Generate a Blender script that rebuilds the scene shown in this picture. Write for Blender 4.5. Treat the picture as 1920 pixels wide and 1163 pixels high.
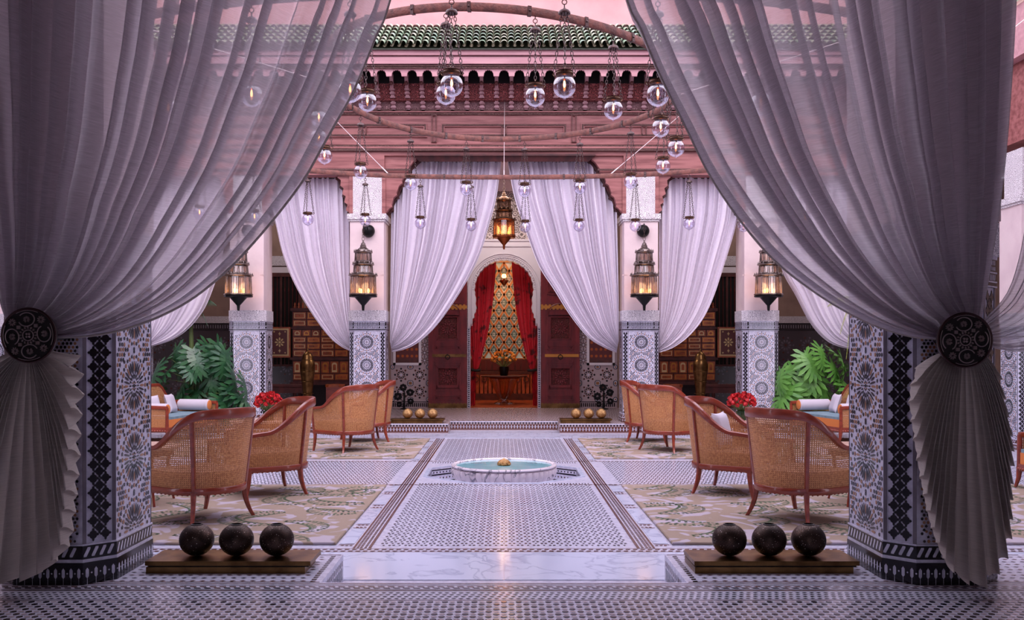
import bpy, math, random
from mathutils import Vector, Matrix
pi = math.pi
sin, cos = math.sin, math.cos
random.seed(7)
S = bpy.context.scene
COL = S.collection
for o in list(bpy.data.objects):
    bpy.data.objects.remove(o)

# ------------------------------------------------------------------ camera, world, exposure
F = 1750.0      # focal length in pixels of the 1920 px frame
VX, HY = 945.0, 657.0
CAMZ = 1.195
LOW = -0.155    # courtyard floor, one step below the two galleries (z = 0)
cam_d = bpy.data.cameras.new('camera')
cam_d.sensor_width = 36.0
cam_d.lens = F / 1920 * 36
cam_d.shift_x = (960 - VX) / 1920
cam_d.shift_y = (HY - 581.5) / 1920
cam_d.clip_end = 200
cam = bpy.data.objects.new('camera', cam_d)
COL.objects.link(cam)
cam.location = (0, 0, CAMZ)
cam.rotation_euler = (pi / 2, 0, 0)
S.camera = cam
S.view_settings.view_transform = 'Standard'
S.view_settings.look = 'None'
S.view_settings.gamma = 1
S.view_settings.use_curve_mapping = False
S.view_settings.exposure = 1.42
w = bpy.data.worlds.new('dusk_sky')
S.world = w
w.use_nodes = True
bg = w.node_tree.nodes['Background']
bg.inputs[0].default_value = (0.83, 0.78, 0.96, 1)
bg.inputs[1].default_value = 1.35


def light(kind, loc, energy, color, size=0.1, rot=None, size_y=None):
    d = bpy.data.lights.new('lamp_and_fill_light', kind)
    d.energy = energy
    d.color = color
    if kind == 'AREA':
        d.size = size
        if size_y:
            d.shape = 'RECTANGLE'
            d.size_y = size_y
    elif kind == 'POINT':
        d.shadow_soft_size = size
    o = bpy.data.objects.new('lamp_and_fill_light', d)
    COL.objects.link(o)
    o.location = loc
    if rot:
        o.rotation_euler = rot
    return o


sun = bpy.data.lights.new('sun', 'SUN')
sun.energy = 0.5
sun.angle = 0.6
sun.color = (1.0, 0.80, 0.78)
so = bpy.data.objects.new('sun', sun)
COL.objects.link(so)
so.location = (0, 0, 20)
so.rotation_euler = (math.radians(38), math.radians(6), 0)


# ------------------------------------------------------------------ helpers
def lin(c):
    return tuple(((v / 255) / 12.92 if v / 255 <= 0.04045 else ((v / 255 + 0.055) / 1.055) ** 2.4) for v in c) + (1,)


def P(px, py, Y):
    return ((px - VX) * Y / F, Y, CAMZ + (HY - py) * Y / F)


def nd(t, typ, **kw):
    n = t.nodes.new(typ)
    for k, v in kw.items():
        if k.startswith('i_'):
            n.inputs[k[2:].replace('_', ' ')].default_value = v
        else:
            setattr(n, k, v)
    return n


MATS = {}


def mat(name, col, rough=0.5, metal=0.0, col2=None, nscale=8, bump=0.0, bscale=40, bkind='noise', emit=None, estr=0,
        ramp=(0.4, 0.65), spec=0.5, coat=0.0, stretch=None):
    if name in MATS:
        return MATS[name]
    m = bpy.data.materials.new(name)
    m.use_nodes = True
    t = m.node_tree
    b = t.nodes['Principled BSDF']
    b.inputs['Base Color'].default_value = lin(col)
    b.inputs['Roughness'].default_value = rough
    b.inputs['Metallic'].default_value = metal
    b.inputs['Specular IOR Level'].default_value = spec
    b.inputs['Coat Weight'].default_value = coat
    tc = nd(t, 'ShaderNodeTexCoord')
    vec = tc.outputs['Object']
    if stretch:
        mp = nd(t, 'ShaderNodeMapping')
        mp.inputs['Scale'].default_value = stretch
        t.links.new(vec, mp.inputs[0])
        vec = mp.outputs[0]
    if col2 is not None:
        n = nd(t, 'ShaderNodeTexNoise')
        n.inputs['Scale'].default_value = nscale
        n.inputs['Detail'].default_value = 6
        t.links.new(vec, n.inputs['Vector'])
        r = nd(t, 'ShaderNodeValToRGB')
        r.color_ramp.elements[0].position = ramp[0]
        r.color_ramp.elements[1].position = ramp[1]
        r.color_ramp.elements[0].color = lin(col)
        r.color_ramp.elements[1].color = lin(col2)
        t.links.new(n.outputs[0], r.inputs[0])
        t.links.new(r.outputs[0], b.inputs['Base Color'])
    if bump:
        if bkind == 'noise':
            n = nd(t, 'ShaderNodeTexNoise')
            n.inputs['Detail'].default_value = 4
            out = n.outputs[0]
        else:
            n = nd(t, 'ShaderNodeTexVoronoi')
            n.feature = 'DISTANCE_TO_EDGE' if bkind == 'edge' else 'F1'
            out = n.outputs['Distance']
        n.inputs['Scale'].default_value = bscale
        t.links.new(vec, n.inputs['Vector'])
        bp = nd(t, 'ShaderNodeBump')
        bp.inputs['Strength'].default_value = bump
        bp.inputs['Distance'].default_value = 0.02
        t.links.new(out, bp.inputs['Height'])
        t.links.new(bp.outputs[0], b.inputs['Normal'])
    if emit:
        b.inputs['Emission Color'].default_value = lin(emit)
        b.inputs['Emission Strength'].default_value = estr
    MATS[name] = m
    return m


def carved(name, hi, lo, scale, rough=0.6, bump=0.9):
    """carved relief: pale ridges over deeper ground, groove shade painted into its colour (voronoi + rings)"""
    if name in MATS:
        return MATS[name]
    m = bpy.data.materials.new(name)
    m.use_nodes = True
    t = m.node_tree
    b = t.nodes['Principled BSDF']
    b.inputs['Roughness'].default_value = rough
    tc = nd(t, 'ShaderNodeTexCoord')
    v1 = nd(t, 'ShaderNodeTexVoronoi', feature='DISTANCE_TO_EDGE')
    v1.inputs['Scale'].default_value = scale
    v1.inputs['Randomness'].default_value = 0.6
    w1 = nd(t, 'ShaderNodeTexVoronoi', feature='F1')
    w1.inputs['Scale'].default_value = scale
    w1.inputs['Randomness'].default_value = 0.6
    for n in (v1, w1):
        t.links.new(tc.outputs['Object'], n.inputs['Vector'])
    s = nd(t, 'ShaderNodeMath', operation='SINE')
    mu = nd(t, 'ShaderNodeMath', operation='MULTIPLY')
    mu.inputs[1].default_value = 22
    t.links.new(w1.outputs['Distance'], mu.inputs[0])
    t.links.new(mu.outputs[0], s.inputs[0])
    ad = nd(t, 'ShaderNodeMath', operation='MULTIPLY_ADD')
    ad.inputs[1].default_value = 0.5
    ad.inputs[2].default_value = 0.5
    t.links.new(s.outputs[0], ad.inputs[0])
    r = nd(t, 'ShaderNodeValToRGB')
    r.color_ramp.elements[0].position = 0.25
    r.color_ramp.elements[1].position = 0.6
    r.color_ramp.elements[0].color = lin(lo)  # painted shade: colour darkens with the depth of the relief
    r.color_ramp.elements[1].color = lin(hi)
    t.links.new(ad.outputs[0], r.inputs[0])
    t.links.new(r.outputs[0], b.inputs['Base Color'])
    bp = nd(t, 'ShaderNodeBump')
    bp.inputs['Strength'].default_value = bump
    bp.inputs['Distance'].default_value = 0.015
    t.links.new(ad.outputs[0], bp.inputs['Height'])
    t.links.new(bp.outputs[0], b.inputs['Normal'])
    MATS[name] = m
    return m


def fabric(name, col, opacity=0.8, transl=0.5, weave=420, stripe=None):
    m = bpy.data.materials.new(name)
    m.use_nodes = True
    t = m.node_tree
    t.nodes.clear()
    out = nd(t, 'ShaderNodeOutputMaterial')
    d = nd(t, 'ShaderNodeBsdfDiffuse')
    tr = nd(t, 'ShaderNodeBsdfTranslucent')
    tp = nd(t, 'ShaderNodeBsdfTransparent')
    tc = nd(t, 'ShaderNodeTexCoord')
    mp = nd(t, 'ShaderNodeMapping')
    mp.inputs['Scale'].default_value = (12, 12, weave)
    n = nd(t, 'ShaderNodeTexNoise')
    n.inputs['Scale'].default_value = 1
    n.inputs['Detail'].default_value = 2
    t.links.new(tc.outputs['Object'], mp.inputs[0])
    t.links.new(mp.outputs[0], n.inputs['Vector'])
    r = nd(t, 'ShaderNodeValToRGB')
    r.color_ramp.elements[0].position = 0.3
    r.color_ramp.elements[1].position = 0.7
    r.color_ramp.elements[0].color = lin(tuple(c * 0.93 for c in col))
    r.color_ramp.elements[1].color = lin(col)
    t.links.new(n.outputs[0], r.inputs[0])
    m1 = nd(t, 'ShaderNodeMixShader')
    m1.inputs[0].default_value = transl
    t.links.new(r.outputs[0], d.inputs[0])
    t.links.new(r.outputs[0], tr.inputs[0])
    t.links.new(d.outputs[0], m1.inputs[1])
    t.links.new(tr.outputs[0], m1.inputs[2])
    if opacity < 1:
        m2 = nd(t, 'ShaderNodeMixShader')
        mr = nd(t, 'ShaderNodeMapRange')
        mr.inputs['From Min'].default_value = 0.3
        mr.inputs['From Max'].default_value = 0.7
        mr.inputs['To Min'].default_value = opacity - 0.05
        mr.inputs['To Max'].default_value = opacity + 0.06
        t.links.new(n.outputs[0], mr.inputs[0])
        t.links.new(mr.outputs[0], m2.inputs[0])
        t.links.new(tp.outputs[0], m2.inputs[1])
        t.links.new(m1.outputs[0], m2.inputs[2])
        t.links.new(m2.outputs[0], out.inputs[0])
    else:
        t.links.new(m1.outputs[0], out.inputs[0])
    MATS[name] = m
    return m


def marble(name, base, vein, scale, rough=0.12, thin=0.03):
    m = bpy.data.materials.new(name)
    m.use_nodes = True
    t = m.node_tree
    b = t.nodes['Principled BSDF']
    b.inputs['Roughness'].default_value = rough
    tc = nd(t, 'ShaderNodeTexCoord')
    n = nd(t, 'ShaderNodeTexNoise')
    n.inputs['Scale'].default_value = scale
    n.inputs['Detail'].default_value = 8
    n.inputs['Distortion'].default_value = 1.6
    t.links.new(tc.outputs['Object'], n.inputs['Vector'])
    r = nd(t, 'ShaderNodeValToRGB')
    e = r.color_ramp.elements
    e[0].position = 0.5 - thin * 2.5
    e[0].color = lin(base)
    e[1].position = 0.5
    e[1].color = lin(vein)
    x = e.new(0.5 + thin)
    x.color = lin(base)
    t.links.new(n.outputs[0], r.inputs[0])
    t.links.new(r.outputs[0], b.inputs['Base Color'])
    MATS[name] = m
    return m


def glassy(name, tint, fac=0.12, rough=0.02):
    """thin clear glass: see-through with a glossy skin"""
    m = bpy.data.materials.new(name)
    m.use_nodes = True
    t = m.node_tree
    t.nodes.clear()
    out = nd(t, 'ShaderNodeOutputMaterial')
    tp = nd(t, 'ShaderNodeBsdfTransparent')
    tp.inputs[0].default_value = lin(tint)
    g = nd(t, 'ShaderNodeBsdfGlossy')
    g.inputs['Roughness'].default_value = rough
    lw = nd(t, 'ShaderNodeLayerWeight')
    lw.inputs[0].default_value = 0.35
    ad = nd(t, 'ShaderNodeMath', operation='MULTIPLY_ADD')
    ad.use_clamp = True
    ad.inputs[1].default_value = 0.6
    ad.inputs[2].default_value = fac
    mx = nd(t, 'ShaderNodeMixShader')
    t.links.new(lw.outputs['Facing'], ad.inputs[0])
    t.links.new(ad.outputs[0], mx.inputs[0])
    t.links.new(tp.outputs[0], mx.inputs[1])
    t.links.new(g.outputs[0], mx.inputs[2])
    t.links.new(mx.outputs[0], out.inputs[0])
    MATS[name] = m
    return m


def cane_mat():
    m = bpy.data.materials.new('woven_cane')
    m.use_nodes = True
    t = m.node_tree
    b = t.nodes['Principled BSDF']
    out = t.nodes['Material Output']
    b.inputs['Roughness'].default_value = 0.5
    uv = nd(t, 'ShaderNodeUVMap')
    sp = nd(t, 'ShaderNodeSeparateXYZ')
    t.links.new(uv.outputs[0], sp.inputs[0])
    p = 0.0150
    g = []
    for k in (0, 1):
        pp = nd(t, 'ShaderNodeMath', operation='PINGPONG')
        pp.inputs[1].default_value = p / 2
        t.links.new(sp.outputs[k], pp.inputs[0])
        gt = nd(t, 'ShaderNodeMath', operation='GREATER_THAN')
        gt.inputs[1].default_value = p * 0.285
        t.links.new(pp.outputs[0], gt.inputs[0])
        g.append(gt)
    mu = nd(t, 'ShaderNodeMath', operation='MULTIPLY')
    t.links.new(g[0].outputs[0], mu.inputs[0])
    t.links.new(g[1].outputs[0], mu.inputs[1])
    n = nd(t, 'ShaderNodeTexNoise')
    n.inputs['Scale'].default_value = 30
    r = nd(t, 'ShaderNodeValToRGB')
    r.color_ramp.elements[0].color = lin((164, 104, 64))
    r.color_ramp.elements[1].color = lin((210, 152, 100))
    r.color_ramp.elements[0].position = 0.3
    r.color_ramp.elements[1].position = 0.7
    t.links.new(n.outputs[0], r.inputs[0])
    t.links.new(r.outputs[0], b.inputs['Base Color'])
    tp = nd(t, 'ShaderNodeBsdfTransparent')
    mx = nd(t, 'ShaderNodeMixShader')
    t.links.new(mu.outputs[0], mx.inputs[0])
    t.links.new(b.outputs[0], mx.inputs[1])
    t.links.new(tp.outputs[0], mx.inputs[2])
    t.links.new(mx.outputs[0], out.inputs[0])
    return m


def rug_mat():
    m = bpy.data.materials.new('woven_leaf_rug')
    m.use_nodes = True
    t = m.node_tree
    b = t.nodes['Principled BSDF']
    b.inputs['Roughness'].default_value = 0.95
    b.inputs['Specular IOR Level'].default_value = 0.1
    tc = nd(t, 'ShaderNodeTexCoord')
    # drifting leaf bands: rings around scattered centres, only near the centres, broken into dashes
    nz = nd(t, 'ShaderNodeTexNoise')
    nz.inputs['Scale'].default_value = 1.3
    nz.inputs['Detail'].default_value = 2
    t.links.new(tc.outputs['Object'], nz.inputs['Vector'])
    mxv = nd(t, 'ShaderNodeMix', data_type='RGBA', blend_type='LINEAR_LIGHT')
    mxv.inputs[0].default_value = 0.35
    t.links.new(tc.outputs['Object'], mxv.inputs[6])
    t.links.new(nz.outputs['Color'], mxv.inputs[7])
    v = nd(t, 'ShaderNodeTexVoronoi', feature='F1')
    v.inputs['Scale'].default_value = 1.15
    mp = nd(t, 'ShaderNodeMapping')
    mp.inputs['Scale'].default_value = (0.75, 1.5, 1)
    mp.inputs['Rotation'].default_value = (0, 0, 0.5)
    t.links.new(mxv.outputs[2], mp.inputs[0])
    t.links.new(mp.outputs[0], v.inputs['Vector'])
    mu = nd(t, 'ShaderNodeMath', operation='MULTIPLY')
    mu.inputs[1].default_value = 24
    t.links.new(v.outputs['Distance'], mu.inputs[0])
    s = nd(t, 'ShaderNodeMath', operation='SINE')
    t.links.new(mu.outputs[0], s.inputs[0])
    g1 = nd(t, 'ShaderNodeMath', operation='GREATER_THAN')
    g1.inputs[1].default_value = 0.66
    t.links.new(s.outputs[0], g1.inputs[0])
    wv = nd(t, 'ShaderNodeTexWave', wave_type='BANDS', bands_direction='DIAGONAL')
    wv.inputs['Scale'].default_value = 13
    wv.inputs['Distortion'].default_value = 3
    t.links.new(tc.outputs['Object'], wv.inputs['Vector'])
    g2 = nd(t, 'ShaderNodeMath', operation='GREATER_THAN')
    g2.inputs[1].default_value = 0.25
    t.links.new(wv.outputs[1], g2.inputs[0])
    n3 = nd(t, 'ShaderNodeTexNoise')
    n3.inputs['Scale'].default_value = 1.9
    t.links.new(tc.outputs['Object'], n3.inputs['Vector'])
    g3 = nd(t, 'ShaderNodeMath', operation='GREATER_THAN')
    g3.inputs[1].default_value = 0.46
    t.links.new(n3.outputs[0], g3.inputs[0])
    a = nd(t, 'ShaderNodeMath', operation='MULTIPLY')
    t.links.new(g1.outputs[0], a.inputs[0])
    t.links.new(g2.outputs[0], a.inputs[1])
    a2 = nd(t, 'ShaderNodeMath', operation='MULTIPLY')
    t.links.new(a.outputs[0], a2.inputs[0])
    t.links.new(g3.outputs[0], a2.inputs[1])
    r = nd(t, 'ShaderNodeValToRGB')
    e = r.color_ramp.elements
    e[0].position, e[1].position = 0.55, 0.60
    e[0].color, e[1].color = lin((152, 134, 120)), lin((174, 162, 172))
    n4 = nd(t, 'ShaderNodeTexNoise')
    n4.inputs['Scale'].default_value = 2.4
    n4.inputs['Distortion'].default_value = 2.5
    n4.inputs['Detail'].default_value = 1
    t.links.new(tc.outputs['Object'], n4.inputs['Vector'])
    t.links.new(n4.outputs[0], r.inputs[0])
    mx = nd(t, 'ShaderNodeMix', data_type='RGBA')
    mx.inputs[7].default_value = lin((84, 98, 74))
    mx.inputs[0].default_value = 0.0
    t.links.new(r.outputs[0], mx.inputs[6])
    t.links.new(mx.outputs[2], b.inputs['Base Color'])
    nb = nd(t, 'ShaderNodeTexNoise')
    nb.inputs['Scale'].default_value = 400
    bp = nd(t, 'ShaderNodeBump')
    bp.inputs['Strength'].default_value = 0.4
    bp.inputs['Distance'].default_value = 0.004
    t.links.new(nb.outputs[0], bp.inputs['Height'])
    t.links.new(bp.outputs[0], b.inputs['Normal'])
    return m


class MB:
    def __init__(s):
        s.v, s.f, s.m, s.uv = [], [], [], None
        s.X = None

    def av(s, pts):
        n = len(s.v)
        if s.X is not None:
            pts = [tuple(s.X @ Vector(p)) for p in pts]
        s.v.extend(tuple(p) for p in pts)
        return n

    def face(s, pts, m=0):
        n = s.av(pts)
        s.f.append(tuple(range(n, n + len(pts))))
        s.m.append(m)

    def box(s, x0, y0, z0, x1, y1, z1, m=0):
        x0, x1 = min(x0, x1), max(x0, x1)
        y0, y1 = min(y0, y1), max(y0, y1)
        z0, z1 = min(z0, z1), max(z0, z1)
        n = s.av([(x0, y0, z0), (x1, y0, z0), (x1, y1, z0), (x0, y1, z0), (x0, y0, z1), (x1, y0, z1), (x1, y1, z1), (x0, y1, z1)])
        for q in ((0, 3, 2, 1), (4, 5, 6, 7), (0, 1, 5, 4), (1, 2, 6, 5), (2, 3, 7, 6), (3, 0, 4, 7)):
            s.f.append(tuple(n + i for i in q))
            s.m.append(m)
        return s

    def prism(s, pts, off, m=0, cap_only=False, bottom=True):
        """pts: 3D polygon; off: extrusion vector"""
        k = len(pts)
        top = [(p[0] + off[0], p[1] + off[1], p[2] + off[2]) for p in pts]
        if cap_only:
            s.face(top, m)
            return s
        n = s.av(list(pts) + top)
        if bottom:
            s.f.append(tuple(n + i for i in reversed(range(k))))
            s.m.append(m)
        s.f.append(tuple(n + k + i for i in range(k)))
        s.m.append(m)
        for i in range(k):
            j = (i + 1) % k
            s.f.append((n + i, n + j, n + k + j, n + k + i))
            s.m.append(m)
        return s

    def grid(s, rows, m=0, close_u=False, close_v=False):
        nv, nu = len(rows), len(rows[0])
        n = s.av([p for r in rows for p in r])
        for j in range(nv if close_v else nv - 1):
            for i in range(nu if close_u else nu - 1):
                a = n + j * nu + i
                b = n + j * nu + (i + 1) % nu
                c = n + ((j + 1) % nv) * nu + (i + 1) % nu
                d = n + ((j + 1) % nv) * nu + i
                s.f.append((a, b, c, d))
                s.m.append(m)
        return s

    def tube(s, pts, r, n=8, m=0, closed=False, caps=True):
        pts = [Vector(p) for p in pts]
        k = len(pts)
        rr = r if isinstance(r, (list, tuple)) else [r] * k
        rows = []
        up = Vector((0, 0, 1))
        prev = None
        for i in range(k):
            if closed:
                t = pts[(i + 1) % k] - pts[i - 1]
            else:
                t = pts[min(i + 1, k - 1)] - pts[max(i - 1, 0)]
            if t.length < 1e-9:
                t = Vector((0, 0, 1))
            t.normalize()
            if prev is None:
                a = t.cross(up)
                if a.length < 0.05:
                    a = t.cross(Vector((1, 0, 0)))
            else:
                a = prev - t * prev.dot(t)
            a.normalize()
            prev = a
            b = t.cross(a)
            rows.append([tuple(pts[i] + a * (rr[i] * cos(2 * pi * q / n)) + b * (rr[i] * sin(2 * pi * q / n))) for q in range(n)])
        n0 = len(s.v)
        s.grid(rows, m, close_u=True, close_v=closed)
        if caps and not closed:
            s.f.append(tuple(n0 + i for i in reversed(range(n))))
            s.m.append(m)
            s.f.append(tuple(n0 + (k - 1) * n + i for i in range(n)))
            s.m.append(m)
        return s

    def lathe(s, prof, n=24, m=0, c=(0, 0, 0), flute=0, fa=0.0, rot=0.0):
        rows = []
        for (r, z) in prof:
            row = []
            for q in range(n):
                a = 2 * pi * q / n + rot
                k = r * (1 + (fa * abs(cos(a * flute / 2)) if flute else 0))
                row.append((c[0] + k * cos(a), c[1] + k * sin(a), c[2] + z))
            rows.append(row)
        s.grid(rows, m, close_u=True)
        return s

    def sphere(s, c, r, n=16, m=0, sz=1.0):
        k = max(6, n // 2)
        s.lathe([(r * sin(pi * i / k) + 1e-5, -r * sz * cos(pi * i / k)) for i in range(k + 1)], n, m, c)
        return s

    def sweep(s, pts, wd, ht, m=0, n=8, closed=False):
        """ribbon-like bar with rounded rectangular section; wd sideways (horizontal), ht up"""
        pts = [Vector(p) for p in pts]
        k = len(pts)
        W = wd if isinstance(wd, (list, tuple)) else [wd] * k
        H = ht if isinstance(ht, (list, tuple)) else [ht] * k
        sec = [(-.5, -.35), (-.35, -.5), (.35, -.5), (.5, -.35), (.5, .35), (.35, .5), (-.35, .5), (-.5, .35)]
        rows = []
        for i in range(k):
            t = (pts[(i + 1) % k] - pts[i - 1]) if closed else (pts[min(i + 1, k - 1)] - pts[max(i - 1, 0)])
            t.normalize()
            a = t.cross(Vector((0, 0, 1)))
            if a.length < 1e-3:
                a = Vector((1, 0, 0))
            a.normalize()
            b = a.cross(t)
            rows.append([tuple(pts[i] + a * (W[i] * x) + b * (H[i] * y)) for x, y in sec])
        n0 = len(s.v)
        s.grid(rows, m, close_u=True, close_v=closed)
        if not closed:
            s.f.append(tuple(n0 + i for i in reversed(range(8))))
            s.m.append(m)
            s.f.append(tuple(n0 + (k - 1) * 8 + i for i in range(8)))
            s.m.append(m)
        return s

    def mesh(s, name, mats, smooth=True, ang=40):
        me = bpy.data.meshes.new(name)
        me.from_pydata(s.v, [], s.f)
        for m in (mats if isinstance(mats, (list, tuple)) else [mats]):
            me.materials.append(m)
        me.polygons.foreach_set('material_index', s.m)
        if s.uv:
            l = me.uv_layers.new(name='UVMap')
            dat = [0.0] * (2 * len(me.loops))
            vi = [0] * len(me.loops)
            me.loops.foreach_get('vertex_index', vi)
            for i, q in enumerate(vi):
                dat[2 * i], dat[2 * i + 1] = s.uv[q]
            l.data.foreach_set('uv', dat)
        me.polygons.foreach_set('use_smooth', [smooth] * len(me.polygons))
        me.update()
        if smooth and ang:
            me.set_sharp_from_angle(angle=math.radians(ang))
        return me

    def build(s, name, mats, parent=None, smooth=True, ang=40):
        o = bpy.data.objects.new(name, s.mesh(name, mats, smooth, ang))
        COL.objects.link(o)
        if parent:
            o.parent = parent
        return o


def tag(o, label=None, cat=None, group=None, kind=None):
    if label:
        o['label'] = label
    if cat:
        o['category'] = cat
    if group:
        o['group'] = group
    if kind:
        o['kind'] = kind
    return o


def thing(name, loc=(0, 0, 0), rz=0, label=None, cat=None, group=None, kind=None):
    o = bpy.data.objects.new(name, None)
    o.empty_display_size = 0.1
    COL.objects.link(o)
    o.location = loc
    o.rotation_euler = (0, 0, rz)
    return tag(o, label, cat, group, kind)


def link_copy(o, parent=None):
    c = o.copy()
    COL.objects.link(c)
    c.parent = parent
    for ch in list(o.children):
        link_copy(ch, c)
    return c


def dup(root, loc, rz=0, label=None, sx=1):
    r = link_copy(root)
    r.location = loc
    r.rotation_euler = (0, 0, rz)
    if sx != 1:
        r.scale = (sx, 1, 1)
    if label:
        r['label'] = label
    return r


def piece(me, name, parent, loc=(0, 0, 0), rz=0):
    o = bpy.data.objects.new(name, me)
    COL.objects.link(o)
    o.parent = parent
    o.location = loc
    o.rotation_euler = (0, 0, rz)
    return o


def interp(poly, t):
    """resample polyline by arc length, t in 0..1 (smooth)"""
    L = [0]
    for a, b in zip(poly, poly[1:]):
        L.append(L[-1] + math.dist(a, b))
    d = t * L[-1]
    for i in range(len(poly) - 1):
        if d <= L[i + 1] or i == len(poly) - 2:
            k = (d - L[i]) / max(1e-9, L[i + 1] - L[i])
            # catmull-rom
            p1, p2 = poly[i], poly[i + 1]
            p0 = poly[i - 1] if i > 0 else tuple(2 * a - b for a, b in zip(p1, p2))
            p3 = poly[i + 2] if i + 2 < len(poly) else tuple(2 * b - a for a, b in zip(p1, p2))
            return tuple(0.5 * (2 * b + (c - a) * k + (2 * a - 5 * b + 4 * c - e) * k * k + (3 * b - a - 3 * c + e) * k ** 3)
                         for a, b, c, e in zip(p0, p1, p2, p3))


# ------------------------------------------------------------------ materials
M_tile_white = mat('glazed_white_tile', (204, 202, 220), 0.20, col2=(182, 180, 200), nscale=30)
M_tile_black = mat('glazed_black_tile', (24, 22, 30), 0.15)
M_tile_brown = mat('glazed_brown_tile', (92, 54, 46), 0.18)
M_tile_ochre = mat('glazed_ochre_tile', (156, 112, 82), 0.2)
M_tile_beige = mat('glazed_beige_tile', (172, 154, 158), 0.22)
M_grey_strip = mat('grey_tile_strip', (120, 112, 122), 0.25, col2=(98, 92, 104), nscale=6)
M_plaster = mat('pink_plaster', (226, 206, 206), 0.85, col2=(216, 194, 196), nscale=3, bump=0.15, bscale=12)
M_wallpink = mat('pink_wall', (206, 150, 148), 0.85, col2=(196, 138, 138), nscale=2, bump=0.15, bscale=10)
M_tanplaster = mat('tan_plaster', (150, 124, 112), 0.8, col2=(132, 108, 98), nscale=3)
M_stucco = carved('carved_stucco', (238, 232, 238), (158, 152, 162), 30, bump=.5)
M_stucco_b = carved('carved_stucco_large', (244, 238, 240), (180, 170, 176), 20, bump=.5)
M_stucco_t = carved('carved_stucco_taupe', (206, 192, 190), (110, 98, 98), 9)
M_stucco_plain = mat('white_stucco', (214, 208, 216), 0.7)
M_wood_red = mat('painted_red_cedar', (164, 104, 100), 0.5, col2=(126, 70, 68), nscale=3, stretch=(0.6, 4, 6))
M_wood_pink = mat('painted_rose_cedar', (196, 146, 150), 0.55, col2=(176, 126, 132), nscale=3, stretch=(0.5, 4, 5))
M_wood_dark = mat('dark_cedar', (84, 36, 34), 0.55, col2=(56, 22, 22), nscale=8)
M_wood_carve = carved('carved_dark_cedar', (172, 110, 104), (66, 26, 26), 26)
M_bead = carved('beaded_moulding', (176, 132, 124), (52, 26, 26), 48)
M_bracket = mat('rose_grey_bracket_wood', (176, 134, 138), .5, col2=(140, 96, 100), nscale=9)
M_door = mat('maroon_door_wood', (118, 32, 38), 0.4, col2=(92, 22, 30), nscale=4, stretch=(3, 3, 0.8))
M_door_carve = carved('carved_maroon_wood', (122, 36, 42), (36, 8, 12), 30)
M_gold = mat('gilded_strap', (190, 130, 62), 0.35, metal=0.7)
M_brass = mat('aged_brass', (138, 106, 66), 0.32, metal=1, col2=(98, 72, 44), nscale=9)
M_collar = mat('tarnished_brass_collar', (112, 84, 66), 0.4, metal=.9, col2=(78, 56, 46), nscale=20)
M_brass_lt = mat('pale_brass', (200, 160, 110), 0.35, metal=0.85, col2=(160, 116, 72), nscale=20, bump=0.6, bscale=60, bkind='edge')
M_bronze = mat('dark_pierced_bronze', (74, 56, 48), 0.45, metal=0.8, col2=(46, 34, 30), nscale=12)
M_hole = mat('pierced_hole', (8, 6, 6), 0.8)
M_glint = mat('painted_glint', (226, 214, 206), 0.5)  # pale flecks painting the sparkle of light on the spheres
M_iron = mat('rusted_iron', (128, 80, 70), 0.6, metal=0.2, col2=(92, 60, 56), nscale=14, bump=0.3, bscale=50)
M_black_iron = mat('black_iron', (22, 20, 22), 0.45, metal=0.6)
M_silver = mat('dull_silver', (150, 138, 132), 0.32, metal=0.9, col2=(96, 84, 80), nscale=14)
M_chain = mat('chain_metal', (92, 76, 74), 0.4, metal=0.8)
M_copper = mat('copper_fitting', (170, 90, 50), 0.35, metal=0.9)
M_cable = mat('steel_cable', (206, 190, 190), 0.4, metal=0.5)
M_globe = glassy('clear_glass', (244, 240, 255), 0.10)
M_lglass = glassy('lantern_glass', (236, 214, 196), 0.22, 0.15)
M_bulb = mat('lit_filament', (255, 200, 140), 0.5, emit=(255, 165, 95), estr=4)
M_bulb_warm = mat('lit_candle_bulb', (255, 200, 140), 0.5, emit=(255, 176, 96), estr=4)
M_amberglass = glassy('amber_lantern_glass', (255, 190, 140), 0.22, 0.15)
M_amber = mat('lit_amber_glass', (255, 170, 110), 0.4, emit=(255, 150, 90), estr=.16)
M_chair = mat('polished_cherry_wood', (140, 58, 38), 0.3, col2=(118, 44, 28), nscale=5, stretch=(2, 2, 6), coat=0.4)
M_cane = cane_mat()
M_cush_o = mat('orange_upholstery', (206, 122, 62), 0.8)
M_cush_b = mat('blue_upholstery', (120, 144, 156), 0.85, col2=(100, 126, 140), nscale=14)
M_cush_w = mat('white_pillow_cloth', (196, 188, 200), 0.85)
M_marble = marble('white_floor_marble', (198, 204, 226), (168, 176, 200), 2.2, 0.12, .018)
M_marble_f = marble('veined_basin_marble', (228, 220, 228), (116, 116, 132), 3.0, 0.18, 0.018)
M_red_cloth = mat('red_velvet', (190, 22, 40), 0.6, col2=(84, 8, 16), nscale=7, ramp=(0.54, 0.64))
M_sheer = fabric('sheer_lilac_gauze', (226, 218, 224), 0.74, 0.64)
M_tail = fabric('gathered_taupe_gauze', (206, 196, 190), 0.97, 0.3)
M_far_cloth = fabric('white_lilac_cloth', (232, 224, 236), 1.0, 0.07)
M_rug = rug_mat()
M_leaf = mat('glossy_green_leaf', (34, 74, 48), 0.32, col2=(50, 98, 56), nscale=5)
M_leaf_l = mat('bright_green_leaf', (96, 150, 62), 0.4, col2=(70, 124, 50), nscale=5)
M_palm = mat('yellow_green_frond', (150, 160, 70), 0.5)
M_stem = mat('plant_stem', (90, 110, 60), 0.5)
M_rose = mat('red_rose_petal', (206, 30, 34), 0.6, col2=(150, 10, 22), nscale=30)
M_rose_y = mat('yellow_petal', (236, 176, 74), 0.6, col2=(220, 130, 60), nscale=30)
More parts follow.
